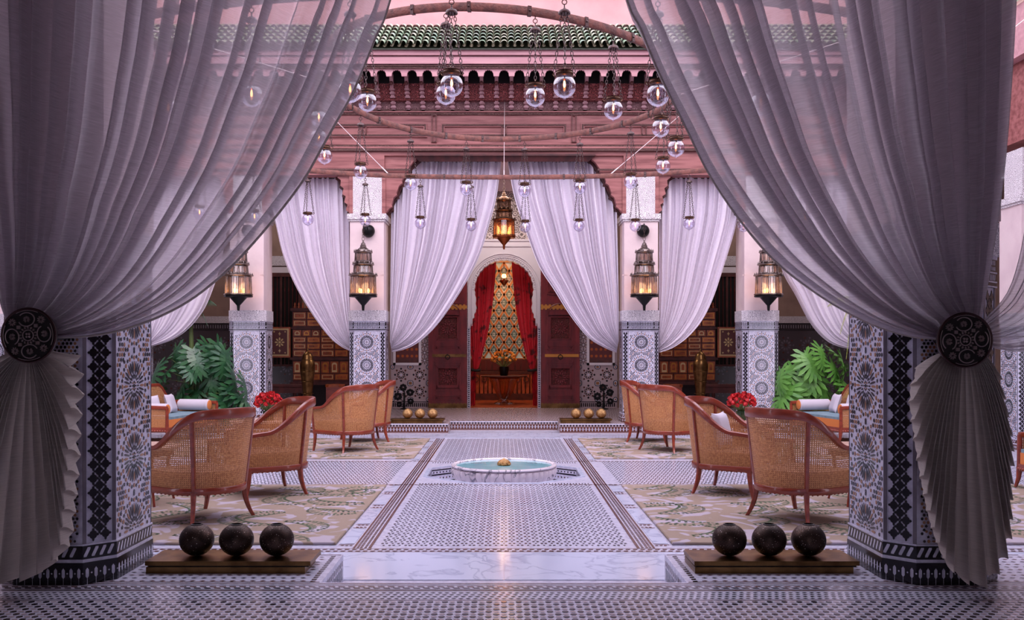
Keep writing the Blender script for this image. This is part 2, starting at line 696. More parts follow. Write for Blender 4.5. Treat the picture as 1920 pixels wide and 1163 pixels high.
M_water = mat('turquoise_water', (120, 176, 184), 0.04, col2=(146, 190, 198), nscale=3, spec=0.6)
M_roof = mat('green_glazed_roof_tile', (158, 164, 134), 0.3, col2=(104, 136, 104), nscale=4, ramp=(0.35, 0.7))
M_cream = mat('cream_mortar', (150, 138, 116), .8)
M_tile_edge = mat('tile_rim', (60, 66, 52), 0.5)
M_orange_wood = mat('inlaid_orange_wood', (168, 84, 40), 0.4, col2=(124, 54, 26), nscale=10)
M_inlay = mat('bone_inlay', (206, 180, 130), 0.5)
M_darkred = mat('dark_red_lacquer', (84, 20, 18), 0.4)
M_hallwood = mat('hall_floor_wood', (150, 70, 36), 0.3, col2=(110, 46, 24), nscale=6, stretch=(1, 6, 1))
M_hallwall = mat('hall_panelling', (150, 86, 44), 0.5, col2=(120, 64, 32), nscale=5)
M_pane = mat('backlit_pane', (120, 132, 116), 0.2, emit=(170, 190, 170), estr=0.10, col2=(190, 160, 160), nscale=3)
M_pane_c = mat('leaded_motif', (58, 64, 54), 0.4)
def per_object(m, cols):
    t = m.node_tree
    b = t.nodes['Principled BSDF']
    oi = nd(t, 'ShaderNodeObjectInfo')
    r_ = nd(t, 'ShaderNodeValToRGB')
    r_.color_ramp.interpolation = 'CONSTANT'
    e = r_.color_ramp.elements
    e[0].color = lin(cols[0])
    e[1].position = 1 / len(cols)
    e[1].color = lin(cols[1])
    for k in range(2, len(cols)):
        x = e.new(k / len(cols))
        x.color = lin(cols[k])
    t.links.new(oi.outputs['Random'], r_.inputs[0])
    t.links.new(r_.outputs[0], b.inputs['Base Color'])


M_roof1 = mat('glazed_roof_tile_single', (150, 160, 130), 0.28)
per_object(M_roof1, [(196, 200, 176), (168, 188, 160), (146, 174, 146), (208, 208, 186), (180, 194, 178), (158, 184, 164)])
M_crystal = glassy('moulded_crystal', (240, 190, 150), 0.25, 0.08)
M_black_soft = mat('painted_void_shade', (16, 13, 14), 0.9)  # flat black painted in place of unlit depth

# ------------------------------------------------------------------ mosaics
HEX8 = [(cos(pi * k / 4 + pi / 8), sin(pi * k / 4 + pi / 8)) for k in range(8)]


def star(n, r, q, rot=0):
    return [((r if k % 2 == 0 else r * q) * cos(pi * k / n + rot), (r if k % 2 == 0 else r * q) * sin(pi * k / n + rot)) for k in range(2 * n)]


def petal(a, r0, r1, wdt, cx=0, cy=0, k=0.35):
    d = (cos(a), sin(a))
    e = (-sin(a), cos(a))
    ra, rb = r0 + (r1 - r0) * k, r1 - (r1 - r0) * (1 - k) * 0.35
    pts = [(r0, 0), (ra, wdt / 2), (rb, wdt / 2), (r1, 0), (rb, -wdt / 2), (ra, -wdt / 2)]
    return [(cx + d[0] * x + e[0] * y, cy + d[1] * x + e[1] * y) for x, y in pts]


def star_tiles(wd, h0, h1, cs, q=1.0):
    """zellige with sixteen-fold rosettes: [(polygon, material)], 0 black, 1 ochre"""
    out = []
    K = wd / 0.42
    Q = q

    def keep(p):
        return all(-wd / 2 + 0.004 < x < wd / 2 - 0.004 and h0 + 0.004 < y < h1 - 0.004 for x, y in p)

    def add(p, m):
        if keep(p):
            out.append((p, m))
    for c in cs:
        if c < h0 - 0.2 or c > h1 + 0.2:
            continue
        add([(x, c + y) for x, y in star(8, 0.010 * K, 0.6)], 0)
        for k in range(8):
            add(petal(pi * k / 4, 0.013 * K, 0.026 * K, 0.008 * K, 0, c), k % 2)
        for k in range(16):
            a = pi * k / 8
            add(petal(a, 0.034 * K, 0.058 * K, 0.009 * K * Q, 0, c), 0)
            add(petal(a + pi / 16, 0.050 * K, 0.124 * K, 0.0105 * K * Q, 0, c), 0)
            add(petal(a, 0.070 * K, 0.122 * K, 0.0125 * K * Q, 0, c), 0 if k % 2 or Q > 1 else 1)
            add(petal(a, 0.128 * K, 0.150 * K, 0.020 * K, 0, c), 1)
            x, y = 0.146 * K * cos(a + pi / 16), 0.146 * K * sin(a + pi / 16)
            add([(x + u, c + y + v) for u, v in star(5, 0.011 * K, 0.55, a)], 0)
            x, y = 0.168 * K * cos(a), 0.168 * K * sin(a)
            add([(x + u * .009 * K, c + y + v * .009 * K) for u, v in HEX8], 1 if k % 2 else 0)
    p = 0.0262 * K
    nx = int(wd / 2 / p) + 1
    ny = int((h1 - h0) / p) + 1
    for j in range(ny):
        for i in range(-nx, nx + 1):
            x = (i + (0.5 if j % 2 else 0)) * p
            y = h0 + 0.016 + j * p * 0.93
            if min([math.hypot(x, y - c) for c in cs] or [9]) < 0.184 * K:
                continue
            s = (i * 2 + j * 3) % 5
            if s == 0 or (Q > 1 and s == 3):
                add([(x + u, y + v) for u, v in star(5, 0.0125 * K, 0.55, (i + j) * 1.3)], 0)
            else:
                r = 0.0092 * K
                add([(x + u * r, y + v * r * 1.1) for u, v in HEX8], 1 if s % 2 else 0)
    return out


def lobed(r, hh):
    """notched black lozenge"""
    qd = [(0, 1), (.20, .78), (.17, .62), (.50, .42), (.62, .18), (.80, .20)]
    pts = qd + [(x, -y) for x, y in reversed(qd)]
    pts = pts[:-1]
    full = [(0, 1), (.20, .78), (.17, .62), (.50, .42), (.62, .18), (.80, .20), (1, 0), (.80, -.20), (.62, -.18), (.50, -.42), (.17, -.62), (.20, -.78),
            (0, -1), (-.20, -.78), (-.17, -.62), (-.50, -.42), (-.62, -.18), (-.80, -.20), (-1, 0), (-.80, .20), (-.62, .18), (-.50, .42), (-.17, .62), (-.20, .78)]
    return [(r * x, hh * y) for x, y in full]


def place(mb, tiles, frame, dep, flat=False):
    o, ax, ay, n = [Vector(q) for q in frame]
    for p, m in tiles:
        pts = [tuple(o + ax * x + ay * y) for x, y in p]
        mb.prism(pts, tuple(n * dep), m, cap_only=flat, bottom=False)


NARROW = [0.0]   # the front pillars are narrower across than they are deep


def oct_ring(hw, ch):
    """chamfered plan: half width hw, chamfer ch (counter-clockwise from front left)"""
    a = hw - ch
    hx = hw - NARROW[0]
    b = hx - ch
    return [(-b, -hw), (b, -hw), (hx, -a), (hx, a), (b, hw), (-b, hw), (-hx, a), (-hx, -a)]


def oct_prism(mb, hw, ch, z0, z1, m=0):
    r = oct_ring(hw, ch)
    mb.prism([(x, y, z0) for x, y in r], (0, 0, z1 - z0), m)


def column(name, x, y, hw, ch, label, near=False, faces=(0, 2, 6), z_top=4.1, base=0.0, rows=None, group='tiled columns round the court'):
    t = thing(name, (x, y, base), 0, label, 'column', group)
    fz0, fz1 = (0.205, 1.52) if near else (0.14, 1.52)
    cs = [0.22 + 0.39 * k for k in range(5)] if near else [0.19 + 0.38 * k for k in range(5)]
    mb = MB()
    oct_prism(mb, hw, ch, 0, 1.52)
    mb.build('dado', M_tile_white, t, smooth=False)
    r = oct_ring(hw, ch)
    # faces: 0 front(-y), 2 right(+x), 4 back, 6 left ; 1,3,5,7 chamfers
    ms = MB()
    lattices = []
    for k in range(8):
        a, b = Vector(r[k]), Vector(r[(k + 1) % 8])
        mid = (a + b) / 2
        ax = (b - a).normalized()
        nrm = Vector((ax.y, -ax.x))
        L = (b - a).length
        fr = ((mid.x + nrm.x * .0005, mid.y + nrm.y * .0005, 0), (ax.x, ax.y, 0), (0, 0, 1), (nrm.x, nrm.y, 0))
        if k % 2 == 0 and k in faces:
            place(ms, star_tiles(L - 0.012, fz0, fz1, cs, 0.9 if near else 1.1), fr, 0.0022 if near else 0.002, flat=not near)
        elif k % 2 == 1 and ((k + 1) % 8 in faces or (k - 1) in faces):
            lattices.append((fr, L))
    ms.build('star_mosaic', [M_tile_black, M_tile_ochre], t, smooth=False)
    # chamfer lattices
    if near:
        me = None
        for fr, L in lattices:
            o, ax, ay, n = [Vector(q) for q in fr]
            wdt = L * 0.74
            g = MB()
            g.prism([tuple(o + ax * u + ay * v) for u, v in ((-L / 2, fz0), (-wdt / 2 - .004, fz0), (-wdt / 2 - .004, fz1), (-L / 2, fz1))], tuple(n * .004))
            g.prism([tuple(o + ax * u + ay * v) for u, v in ((L / 2, fz0), (wdt / 2 + .004, fz0), (wdt / 2 + .004, fz1), (L / 2, fz1))], tuple(n * .004))
            lat = g.build('lattice_border', M_grey_strip, t, smooth=False)
            q = MB()
            cw = wdt / 2
            cp = 0.072
            nrows = int((fz1 - fz0) / cp)
            angz = math.atan2(ax.y, ax.x)
            if me is None:
                q.prism([(u, 0, v) for u, v in lobed(cw * .48, cp * .49)], (0, -0.003, 0), 0, bottom=False)
                me = q.mesh('tile', M_tile_black, False)
            for j in range(nrows * 2 - 1):
                vz = fz0 + cp * (0.5 + j * 0.5) + 0.006
                us = (-cw / 2, cw / 2) if j % 2 == 0 else (0,)
                for u in us:
                    pos = o + ax * u + ay * vz
                    piece(me, 'tile', lat, tuple(pos), angz)
    else:
        q = MB()
        for fr, L in lattices:
            o, ax, ay, n = [Vector(z) for z in fr]
            cw = L * 0.78 / 2
            cp = 0.062
            tl = []
            for j in range(int((fz1 - fz0) / cp * 2) - 1):
                vz = fz0 + cp * (0.5 + j * 0.5)
                for u in ((-cw / 2, cw / 2) if j % 2 == 0 else (0,)):
                    tl.append(([(u + a_ * cw * .42, vz + b_ * cp * .44) for a_, b_ in ((0, 1), (1, 0), (0, -1), (-1, 0))], 0))
            for sgn in (-1, 1):
                e = sgn * L * .46
                tl.append(([(e - .003, fz0), (e + .003, fz0), (e + .003, fz1), (e - .003, fz1)], 0))
            place(q, tl, fr, 0.002, flat=True)
        q.build('lattice_mosaic', M_tile_black, t, smooth=False)
    # base bands
    q = MB()
    e = 0.012
    oct_prism(q, hw + e, ch + e * .4, 0, 0.112 if near else .07, 0)
    oct_prism(q, hw + e * .6, ch + e * .3, 0.128 if near else .085, fz0 - .008, 0)
    oct_prism(q, hw + e * .8, ch + e * .3, 0.112 if near else .07, 0.128 if near else .085, 1)
    oct_prism(q, hw + e * .8, ch + e * .3, fz0 - .008, fz0, 1)
    if near:
        brown = MB()
    for k in range(8):
        rr = oct_ring(hw + e, ch + e * .4)
        a, b = Vector(rr[k]), Vector(rr[(k + 1) % 8])
        mid = (a + b) / 2
        ax = (b - a).normalized()
        nrm = Vector((ax.y, -ax.x))
        L = (b - a).length
        fr = ((mid.x, mid.y, 0), (ax.x, ax.y, 0), (0, 0, 1), (nrm.x, nrm.y, 0))
        tl = []
        sp = 0.036
        n_ = max(2, int(L / sp))
        sp = L / n_
        z0, z1 = (0.03, 0.085) if near else (.02, .055)
        for i in range(n_):
            u = -L / 2 + sp * (i + .5)
            zc = (z0 + z1) / 2
            hh = (z1 - z0) / 2
            tl.append(([(u - .008, zc - hh * .6), (u, zc - hh), (u + .008, zc - hh * .6), (u + .008, zc + hh * .6), (u, zc + hh), (u - .008, zc + hh * .6)], 1))
            tl.append(([(u + sp / 2 - .005, zc), (u + sp / 2, zc - .005), (u + sp / 2 + .005, zc), (u + sp / 2, zc + .005)], 1))
            tl.append(([(u - .001, 0), (u + .001, 0), (u + .001, zc - hh), (u - .001, zc - hh)], 1))
        place(q, tl, fr, 0.0015, flat=True)
        b0, b1 = (0.134, fz0 - .014) if near else (.09, fz0 - .012)
        fr2 = ((mid.x - nrm.x * e * .4, mid.y - nrm.y * e * .4, 0), (ax.x, ax.y, 0), (0, 0, 1), (nrm.x, nrm.y, 0))
        tl = []
        sp2 = 0.04
        for i in range(int(L / sp2)):
            u = -L / 2 + sp2 * (i + .15)
            h = b1 - b0
            tl.append(([(u, b0 + h * .1), (u + .014, b0 + h * .1), (u + .034, b0 + h * .8), (u + .034, b0 + h * .95), (u + .020, b0 + h * .95), (u, b0 + h * .25)], 1))
        place(q, tl, fr2, 0.0015, flat=True)
    q.build('base_band', [M_tile_brown if not near else M_tile_black, M_tile_white], t, smooth=False)
    # upper bands
    q = MB()
    oct_prism(q, hw + .008, ch + .003, 1.52, 1.68, 0)
    for z0, z1 in ((1.52, 1.527), (1.545, 1.552), (1.592, 1.6), (1.665, 1.68)):
        oct_prism(q, hw + .011, ch + .004, z0, z1, 1)
    rr = oct_ring(hw + .008, ch + .003)
    for k in range(8):
        a, b = Vector(rr[k]), Vector(rr[(k + 1) % 8])
        mid = (a + b) / 2
        ax = (b - a).normalized()
        nrm = Vector((ax.y, -ax.x))
        L = (b - a).length
        fr = ((mid.x, mid.y, 0), (ax.x, ax.y, 0), (0, 0, 1), (nrm.x, nrm.y, 0))
        tl = []
        for i in range(int(L / .022)):
            u = -L / 2 + .022 * (i + .5)
            tl.append(([(u - .006, 1.608), (u + .006, 1.608), (u + .006, 1.628), (u - .006, 1.628)], 1))
            tl.append(([(u - .006, 1.636), (u + .006, 1.636), (u + .006, 1.66), (u - .006, 1.66)], 1))
            tl.append(([(u - .008, 1.556), (u + .004, 1.556), (u + .010, 1.587), (u - .002, 1.587)], 1))
        place(q, tl, fr, 0.001, flat=True)
    q.build('upper_band', [M_tile_black, M_tile_white], t, smooth=False)
    q = MB()
    oct_prism(q, hw + .012, ch * .9, 1.68, 1.855)
    q.build('stucco_band', M_stucco, t, smooth=False)
    q = MB()
    hs = hw - 0.02
    q.box(-hs + NARROW[0], -hs, 1.855, hs - NARROW[0], hs, 3.325 if not near else 4.3)
    for sg in ((-1, 1) if not near else ()):
        q.box(sg * hs - .03, -hs - .006, 2.43, sg * hs + .006 * sg, -hs + .02, 2.445)
        q.prism([(sg * hs - .055 * sg, -hs - .006, 2.44), (sg * hs, -hs - .006, 2.44), (sg * hs, -hs - .006, 2.54), (sg * hs - .03 * sg, -hs - .006, 2.50)], (0, .01, 0))
    q.build('plaster_shaft', M_plaster, t, smooth=False)
    if not near:
        q = MB()
        hc = hw + .02
        q.box(-hc, -hc, 3.36, hc, hc, 3.45)
        q.box(-hc + .02, -hc + .02, 3.325, hc - .02, hc - .02, 3.36)
        q.build('capital', M_stucco_b, t, smooth=False)
        q = MB()
        q.box(-.24, -.23, 3.45, .24, .23, z_top)
        q.build('carved_block', M_stucco_b, t, smooth=False)
    return t


# ------------------------------------------------------------------ the shell
def struct(name, mb, m, parent=None, smooth=False, kind='structure', label=None):
    o = mb.build(name, m, parent, smooth=smooth)
    if not parent:
        o['kind'] = kind
    if label:
        o['label'] = label
    return o


OX, OY = 0.0, 10.3   # fountain centre
# gallery floor at the front
mb = MB()
mb.box(-14, -12, -.6, 14, 4.80, 0)
mb.box(-9.2, 4.80, -.6, -.94, 5.46, 0)
mb.box(.94, 4.80, -.6, 9.2, 5.46, 0)
floor_near = struct('floor', mb, M_tile_white)
# court floor with octagonal sinking
mb = MB()
hw = 0.96
for (x0, y0, x1, y1) in ((-9.3, 4.80, 9.3, OY - hw), (-9.3, OY + hw, 9.3, 15.7), (-9.3, OY - hw, -hw, OY + hw), (hw, OY - hw, 9.3, OY + hw)):
    mb.face([(x0, y0, LOW), (x1, y0, LOW), (x1, y1, LOW), (x0, y1, LOW)])
oc = [(.82 / cos(pi / 8) * cos(pi / 8 + pi / 4 * k), .82 / cos(pi / 8) * sin(pi / 8 + pi / 4 * k)) for k in range(8)]
sq = [(hw, .34), (.34, hw), (-.34, hw), (-hw, .34), (-hw, -.34), (-.34, -hw), (.34, -hw), (hw, -.34)]
for k in range(8):
    j = (k + 1) % 8
    pts = [oc[k], sq[k]] + ([(hw * (1 if sq[k][0] + sq[j][0] > 0 else -1), hw * (1 if sq[k][1] + sq[j][1] > 0 else -1))] if k % 2 == 0 else []) + [sq[j], oc[j]]
    mb.face([(OX + x, OY + y, LOW) for x, y in pts])
PIT = LOW - .17
mb.face([(OX + x, OY + y, PIT) for x, y in oc], 0)
for k in range(8):
    j = (k + 1) % 8
    mb.face([(OX + oc[k][0], OY + oc[k][1], PIT), (OX + oc[j][0], OY + oc[j][1], PIT), (OX + oc[j][0], OY + oc[j][1], LOW), (OX + oc[k][0], OY + oc[k][1], LOW)], 0)
floor_court = struct('floor', mb, M_tile_white)
# octagon lining mosaic + white marble lip
mb = MB()
for k in range(8):
    j = (k + 1) % 8
    a, b = Vector(oc[k]), Vector(oc[j])
    mid = (a + b) / 2
    nrm = -mid.normalized()
    ax = (b - a).normalized()
    L = (b - a).length
    fr = ((OX + mid.x, OY + mid.y, LOW), (ax.x, ax.y, 0), (0, 0, 1), (nrm.x, nrm.y, 0))
    tl = [([(-L / 2, -.165), (L / 2, -.165), (L / 2, -.15), (-L / 2, -.15)], 0), ([(-L / 2, -.07), (L / 2, -.07), (L / 2, -.085), (-L / 2, -.085)], 0),
          ([(-L / 2, -.03), (L / 2, -.03), (L / 2, -.018), (-L / 2, -.018)], 0)]
    for i in range(14):
        u = -L / 2 + L * (i + .5) / 14
        tl.append(([(u - .009, -.058), (u + .009, -.058), (u + .009, -.044), (u - .009, -.044)], 0))
        tl.append(([(u - .012, -.118), (u, -.13), (u + .012, -.118), (u, -.106)], 1 if i % 2 else 0))
    place(mb, tl, fr, .002, flat=True)
    a2, b2 = a * 1.0, b * 1.0
    c2, d2 = b * 1.055, a * 1.055
    mb.prism([(OX + p.x, OY + p.y, LOW) for p in (a2, b2, c2, d2)], (0, 0, .006), 2)
o = mb.build('basin_surround', [M_tile_black, M_tile_brown, M_marble], floor_court, smooth=False)
# far gallery floor
mb = MB()
mb.box(-9.3, 15.1, -.6, -.90, 15.65, 0)
mb.box(.90, 15.1, -.6, 9.3, 15.65, 0)
mb.box(-9.3, 15.65, -.6, 9.3, 19.4, 0)
floor_far = struct('floor', mb, M_tile_beige)


# marble slabs laid in the court floor
def slab(x0, y0, x1, y1, z=LOW, h=.004, parent=None, m=None, name='marble_slab'):
    q = MB()
    g = .002
    q.box(x0 + g, y0 + g, z - .01, x1 - g, y1 - g, z + h)
    return q.build(name, m or M_marble, parent or floor_court, smooth=False)


for k in range(-5, 5):
    slab(k * 1.87 * .99 + 0.0 - .0, 5.47, (k + 1) * 1.87 * .99, 6.22)
    slab(k * 1.87 * .99, 14.3, (k + 1) * 1.87 * .99, 15.1)
slab(-.9, 15.1, .9, 15.65)


def strip(mbx, x0, y0, x1, y1, z, m):
    mbx.face([(x0, y0, z), (x1, y0, z), (x1, y1, z), (x0, y1, z)], m)


# courtyard mosaic (small inlaid pieces)
mb = MB()
zt = LOW + .0025
PT = .054


def field(x0, y0, x1, y1, p=PT, sx=.0100, sy=.0165, mm=0):
    """columns of paired and single dark lozenges, neighbouring columns staggered"""
    nx, ny = int((x1 - x0) / p), int((y1 - y0) / .06)
    px_, py_ = (x1 - x0) / nx, (y1 - y0) / ny
    for j in range(ny):
        for i in range(nx):
            cx, cy = x0 + (i + .5) * px_, y0 + (j + .5) * py_
            for dx in ((-.0145, .0145) if (i + j) % 2 else (0,)):
                a = cx + dx
                k = 1 if dx else .8
                mb.face([(a - sx * k, cy, zt), (a - sx * .3, cy - sy * k, zt), (a + sx * k, cy - sy * .4 * k, zt), (a + sx * k, cy + sy * .3, zt), (a + sx * .3, cy + sy * k, zt), (a - sx * k, cy + sy * .5 * k, zt)], mm)


field(-.86, 6.42, .86, 9.32)
field(-.86, 11.42, .86, 14.22)
for sg in (-1, 1):
    xa, xb = sorted((sg * 1.17, sg * 6.5))
    field(xa, 9.40, xb, 11.30)
    # lane edging: two brown lines with a zigzag between
    for a, b in ((.905, .925), (1.015, 1.03)):
        strip(mb, *sorted((sg * a, sg * b))[:1], 6.35, sorted((sg * a, sg * b))[1], 14.3, zt, 1)
    yy = 6.36
    while yy < 14.26:
        for a in (.945, .975, .998):
            x_ = sg * a
            mb.face([(x_ - .009, yy, zt), (x_ + .009, yy + .006, zt), (x_ + .009, yy + .03, zt), (x_ - .009, yy + .024, zt)], 1)
        yy += .044
# transverse bands
for (ya, yb) in ((6.235, 6.345), (9.33, 9.385), (11.30, 11.36)):
    for x0, x1 in ((-6.5, 6.5),):
        strip(mb, x0, ya, x1, ya + .008, zt, 1)
        strip(mb, x0, yb - .008, x1, yb, zt, 1)
        n_ = int((x1 - x0) / .05)
        rws = 2 if yb - ya > .08 else 1
        for rI in range(rws):
            for i in range(n_):
                u = x0 + .05 * i + (.02 if rI else 0)
                c = ya + (yb - ya) * (rI + .5 + (.1 if rws > 1 else 0)) / (rws + (.2 if rws > 1 else 0))
                mb.face([(u, c - .012, zt), (u + .03, c - .012, zt), (u + .036, c + .012, zt), (u + .006, c + .012, zt)], 1)
# fountain square: little radial dashes
for sgx in (-1, 1):
    for i in range(16):
        for sgy in (-1, 1):
            x = sgx * (.40 + i * .03)
            y = OY + sgy * (.70 + .012 * i)
            if abs(x) < .86:
                y0_ = OY + sgy * max(.84, 1.22 - abs(x) + .02)
                if abs(y0_ - OY) < .9:
                    mb.face([(x - .004, y0_, zt), (x + .004, y0_, zt), (x + .004, OY + sgy * .92, zt), (x - .004, OY + sgy * .92, zt)][::(1 if sgy > 0 else -1)], 0)
o = mb.build('court_mosaic', [M_tile_black, M_tile_brown], floor_court, smooth=False)
o['kind'] = 'stuff'
# marble and mosaic alternating along the rugs
for sg in (-1, 1):
    for (y0, y1) in ((6.5, 7.05), (7.25, 7.95), (8.15, 8.72), (8.9, 9.28), (11.5, 12.1), (12.3, 12.9), (13.1, 13.7), (13.85, 14.25)):
        a, b = sorted((sg * 1.04, sg * 1.145))
        slab(a, y0, b, y1, h=.003)
        for yy_, s_ in ((y0, -1), (y1, 1)):
            e_ = .035 * sg
            q_ = MB()
            q_.face([(sg * 1.04, yy_, zt), (sg * 1.145, yy_ + .03 * s_, zt), (sg * 1.145, yy_ + .042 * s_, zt), (sg * 1.04, yy_ + .012 * s_, zt)][::sg])
            for u_ in range(3):
                xx_ = sg * (1.055 + .03 * u_)
                q_.face([(xx_ - .008, yy_ + .045 * s_, zt), (xx_ + .012, yy_ + .045 * s_, zt), (xx_ + .006, yy_ + .07 * s_, zt), (xx_ - .014, yy_ + .07 * s_, zt)][::s_])
            q_.build('edge_mosaic', M_tile_brown, floor_court, smooth=False)['kind'] = 'stuff'

# foreground gallery mosaic: dark eight-point tiles, the largest as pieces
tz = .0005
q = MB()
q.prism([(x * .0150, y * .0135, 0) for x, y in ((-1, 0), (-.55, -1), (.55, -.9), (1, 0), (.55, 1), (-.55, .9))], (0, 0, .002), 0, bottom=False)
me_dark = q.mesh('tile', mat('umber_black_tile', (52, 40, 44), .2), False)
near_t = []
for j in range(22):
    for i in range(-40, 41):
        x = i * .070 + .035 * (j % 2)
        y = 4.425 - .041 * j
        near_t.append((x, y))
vis = [p for p in near_t if abs(p[0]) < 0.53 * p[1] and p[1] > 4.14]
vis.sort(key=lambda p: (p[1], abs(p[0])))
sel = set(vis[:298])
mb = MB()
for p in near_t:
    if p in sel:
        piece(me_dark, 'tile', floor_near, (p[0], p[1], tz))
    elif abs(p[0]) < 2.9:
        mb.prism([(p[0] + x * .0150, p[1] + y * .0135, tz) for x, y in ((-1, 0), (-.55, -1), (.55, -.9), (1, 0), (.55, 1), (-.55, .9))], (0, 0, .002), 0, bottom=False)
    if abs(p[0]) < 2.9:
        a, b = p[0] + .035, p[1] + .001
        mb.face([(a - .016, b + .004, .0015), (a - .004, b - .012, .0015), (a + .016, b - .004, .0015), (a + .004, b + .012, .0015)], 2)
# band with smaller lozenges
for i in range(-88, 89):
    for j in range(4):
        x = i * .0345 + .010 * j
        y = 4.485 + j * .036
        r_ = .0115
        if abs(x) < 3:
            mb.prism([(x - r_, y, tz), (x, y - .007, tz), (x + r_, y, tz), (x, y + .007, tz)], (0, 0, .0015), 0, bottom=False)
for ya, yb, m_ in ((4.455, 4.463, 1), (4.628, 4.640, 1), (4.652, 4.66, 0), (4.765, 4.775, 1), (4.735, 4.741, 0)):
    strip(mb, -3, ya, 3, yb, .0015, m_)
for i in range(-60, 60):
    x = i * .05
    mb.face([(x, 4.675, .0015), (x + .032, 4.675, .0015), (x + .022, 4.692, .0015), (x - .010, 4.692, .0015)], 0)
    mb.face([(x + .02, 4.703, .0015), (x + .052, 4.703, .0015), (x + .042, 4.720, .0015), (x + .010, 4.720, .0015)], 1)
# sides of the notch and the strips between pillar and court
for sg in (-1, 1):
    x0 = .96 * sg
    y_ = 4.80
    while y_ < 5.42:
        a, b = sorted((sg * .975, sg * 1.0))
        mb.face([(a, y_, .0015), (b, y_ + .008, .0015), (b, y_ + .034, .0015), (a, y_ + .026, .0015)], 0)
        y_ += .045
    for k in range(44):
        for jj in range(10):
            x = sg * (1.04 + k * .052 + .012 * (jj % 2))
            y = 4.83 + jj * .062
            if 1.1 < abs(x) < 1.9 and 4.97 < y < 5.3:
                continue
            mb.face([(x - .017, y, .0015), (x, y - .01, .0015), (x + .017, y, .0015), (x, y + .01, .0015)], 0 if jj % 2 else 1)
    for ya in (4.80, 5.44):
        strip(mb, *((sg * .95, ya, sg * 3.0, ya + .01) if sg > 0 else (-3.0, ya, -.95, ya + .01)), .0015, 1)
    # notch side wall tiles
    for k in range(13):
        y = 4.82 + k * .048
        xs = sg * .938
        mb.face([(xs, y, -.14), (xs, y + .02, -.14), (xs, y + .02, -.07), (xs, y, -.07)], 0)
        mb.face([(xs, y + .01, -.06), (xs, y + .03, -.06), (xs, y + .03, -.03), (xs, y + .01, -.03)], 1)
# a row of inlays on the court step face
for i in range(-60, 60):
    x = i * .045
    if abs(x + .01) > .96:
        mb.face([(x, 5.462, -.14), (x + .022, 5.462, -.14), (x + .022, 5.462, -.02), (x, 5.462, -.02)][::-1], 1)
o = mb.build('gallery_mosaic', [M_tile_black, M_tile_brown, M_tile_beige], floor_near, smooth=False)
o['kind'] = 'stuff'

# far step: chequered nosing and pegged riser, gallery rows
mb = MB()


def riser(x0, x1, y, sgn=1):
    n_ = int((x1 - x0) / .05)
    p = (x1 - x0) / n_
    yb = y - .003
    mb.face([(x0, yb, LOW + .02), (x1, yb, LOW + .02), (x1, yb, -.045), (x0, yb, -.045)], 1)
    for i in range(n_):
        x = x0 + i * p
        mb.face([(x + p * .25, yb - .001, -.038), (x + p * .75, yb - .001, -.038), (x + p * .75, yb - .001, -.014), (x + p * .25, yb - .001, -.014)], 0)
        mb.face([(x + p * .38, yb - .002, LOW + .04), (x + p * .62, yb - .002, LOW + .04), (x + p * .62, yb - .002, LOW + .098), (x + p * .38, yb - .002, LOW + .098)], 2)
        mb.face([(x, yb - .002, LOW + .066), (x + p, yb - .002, LOW + .066), (x + p, yb - .002, LOW + .071), (x, yb - .002, LOW + .071)], 2)
        mb.face([(x + p * .2, y + .015, .0015), (x + p * .7, y + .015, .0015), (x + p * .7, y + .05, .0015), (x + p * .2, y + .05, .0015)], 0)


riser(-7.2, -.9, 15.1)
riser(.9, 7.2, 15.1)
riser(-.9, .9, 15.65)
for i in range(-130, 130):
    x = i * .03
    y = 15.75
    while y < 19.35:
        mb.face([(x + .006, y, .001), (x + .019, y, .001), (x + .019, y + .06, .001), (x + .006, y + .06, .001)], 3 if (i + int(y * 7)) % 3 else 0)
        y += .12
for sg in (-1, 1):
    for i in range(100):
        x = sg * (.95 + i * .035)
        for y in (15.24, 15.36, 15.48, 15.6):
            mb.face([(x - .008, y, .001), (x + .008, y, .001), (x + .008, y + .06, .001), (x - .008, y + .06, .001)], 3)
o = mb.build('far_gallery_mosaic', [M_tile_black, M_tile_brown, M_tile_white, mat('grey_floor_tile', (128, 116, 118), .3)], floor_far, smooth=False)
o['kind'] = 'stuff'
mb = MB()
mb.box(-7.2, 15.095, -.012, -.9, 15.13, .004)
mb.box(.9, 15.095, -.012, 7.2, 15.13, .004)
mb.box(-.9, 15.645, -.012, .9, 15.68, .004)
mb.build('step_nosing', M_tile_white, floor_far, smooth=False)

# ------------------------------------------------------------------ near gallery shell (behind and above the camera)
mb = MB()
mb.box(-6.6, -3, 4.35, 6.6, 5.75, 4.5)
struct('ceiling', mb, M_wood_dark)
mb = MB()
mb.box(-6.6, -3.2, 3.7, 6.6, -3, 4.35)
for xa_, xb_ in ((-6.6, -.6), (.6, 6.6)):  # unseen wall, its gap sized for the sky light on the drapes
    mb.box(xa_, -3.2, 0, xb_, -3.0, 3.7)
struct('wall_behind', mb, M_tanplaster)
for sg, nm in ((-1, 'wall_near_left'), (1, 'wall_near_right')):
    mb = MB()
    mb.box(sg * 6.6, -3.2, 0, sg * 6.8, 4.6, 4.35)
    struct(nm, mb, M_tanplaster)
mb = MB()
mb.box(-7.4, 5.0, 4.5, 7.4, 5.75, 5.9)
struct('wall_near_frieze', mb, M_wood_pink)

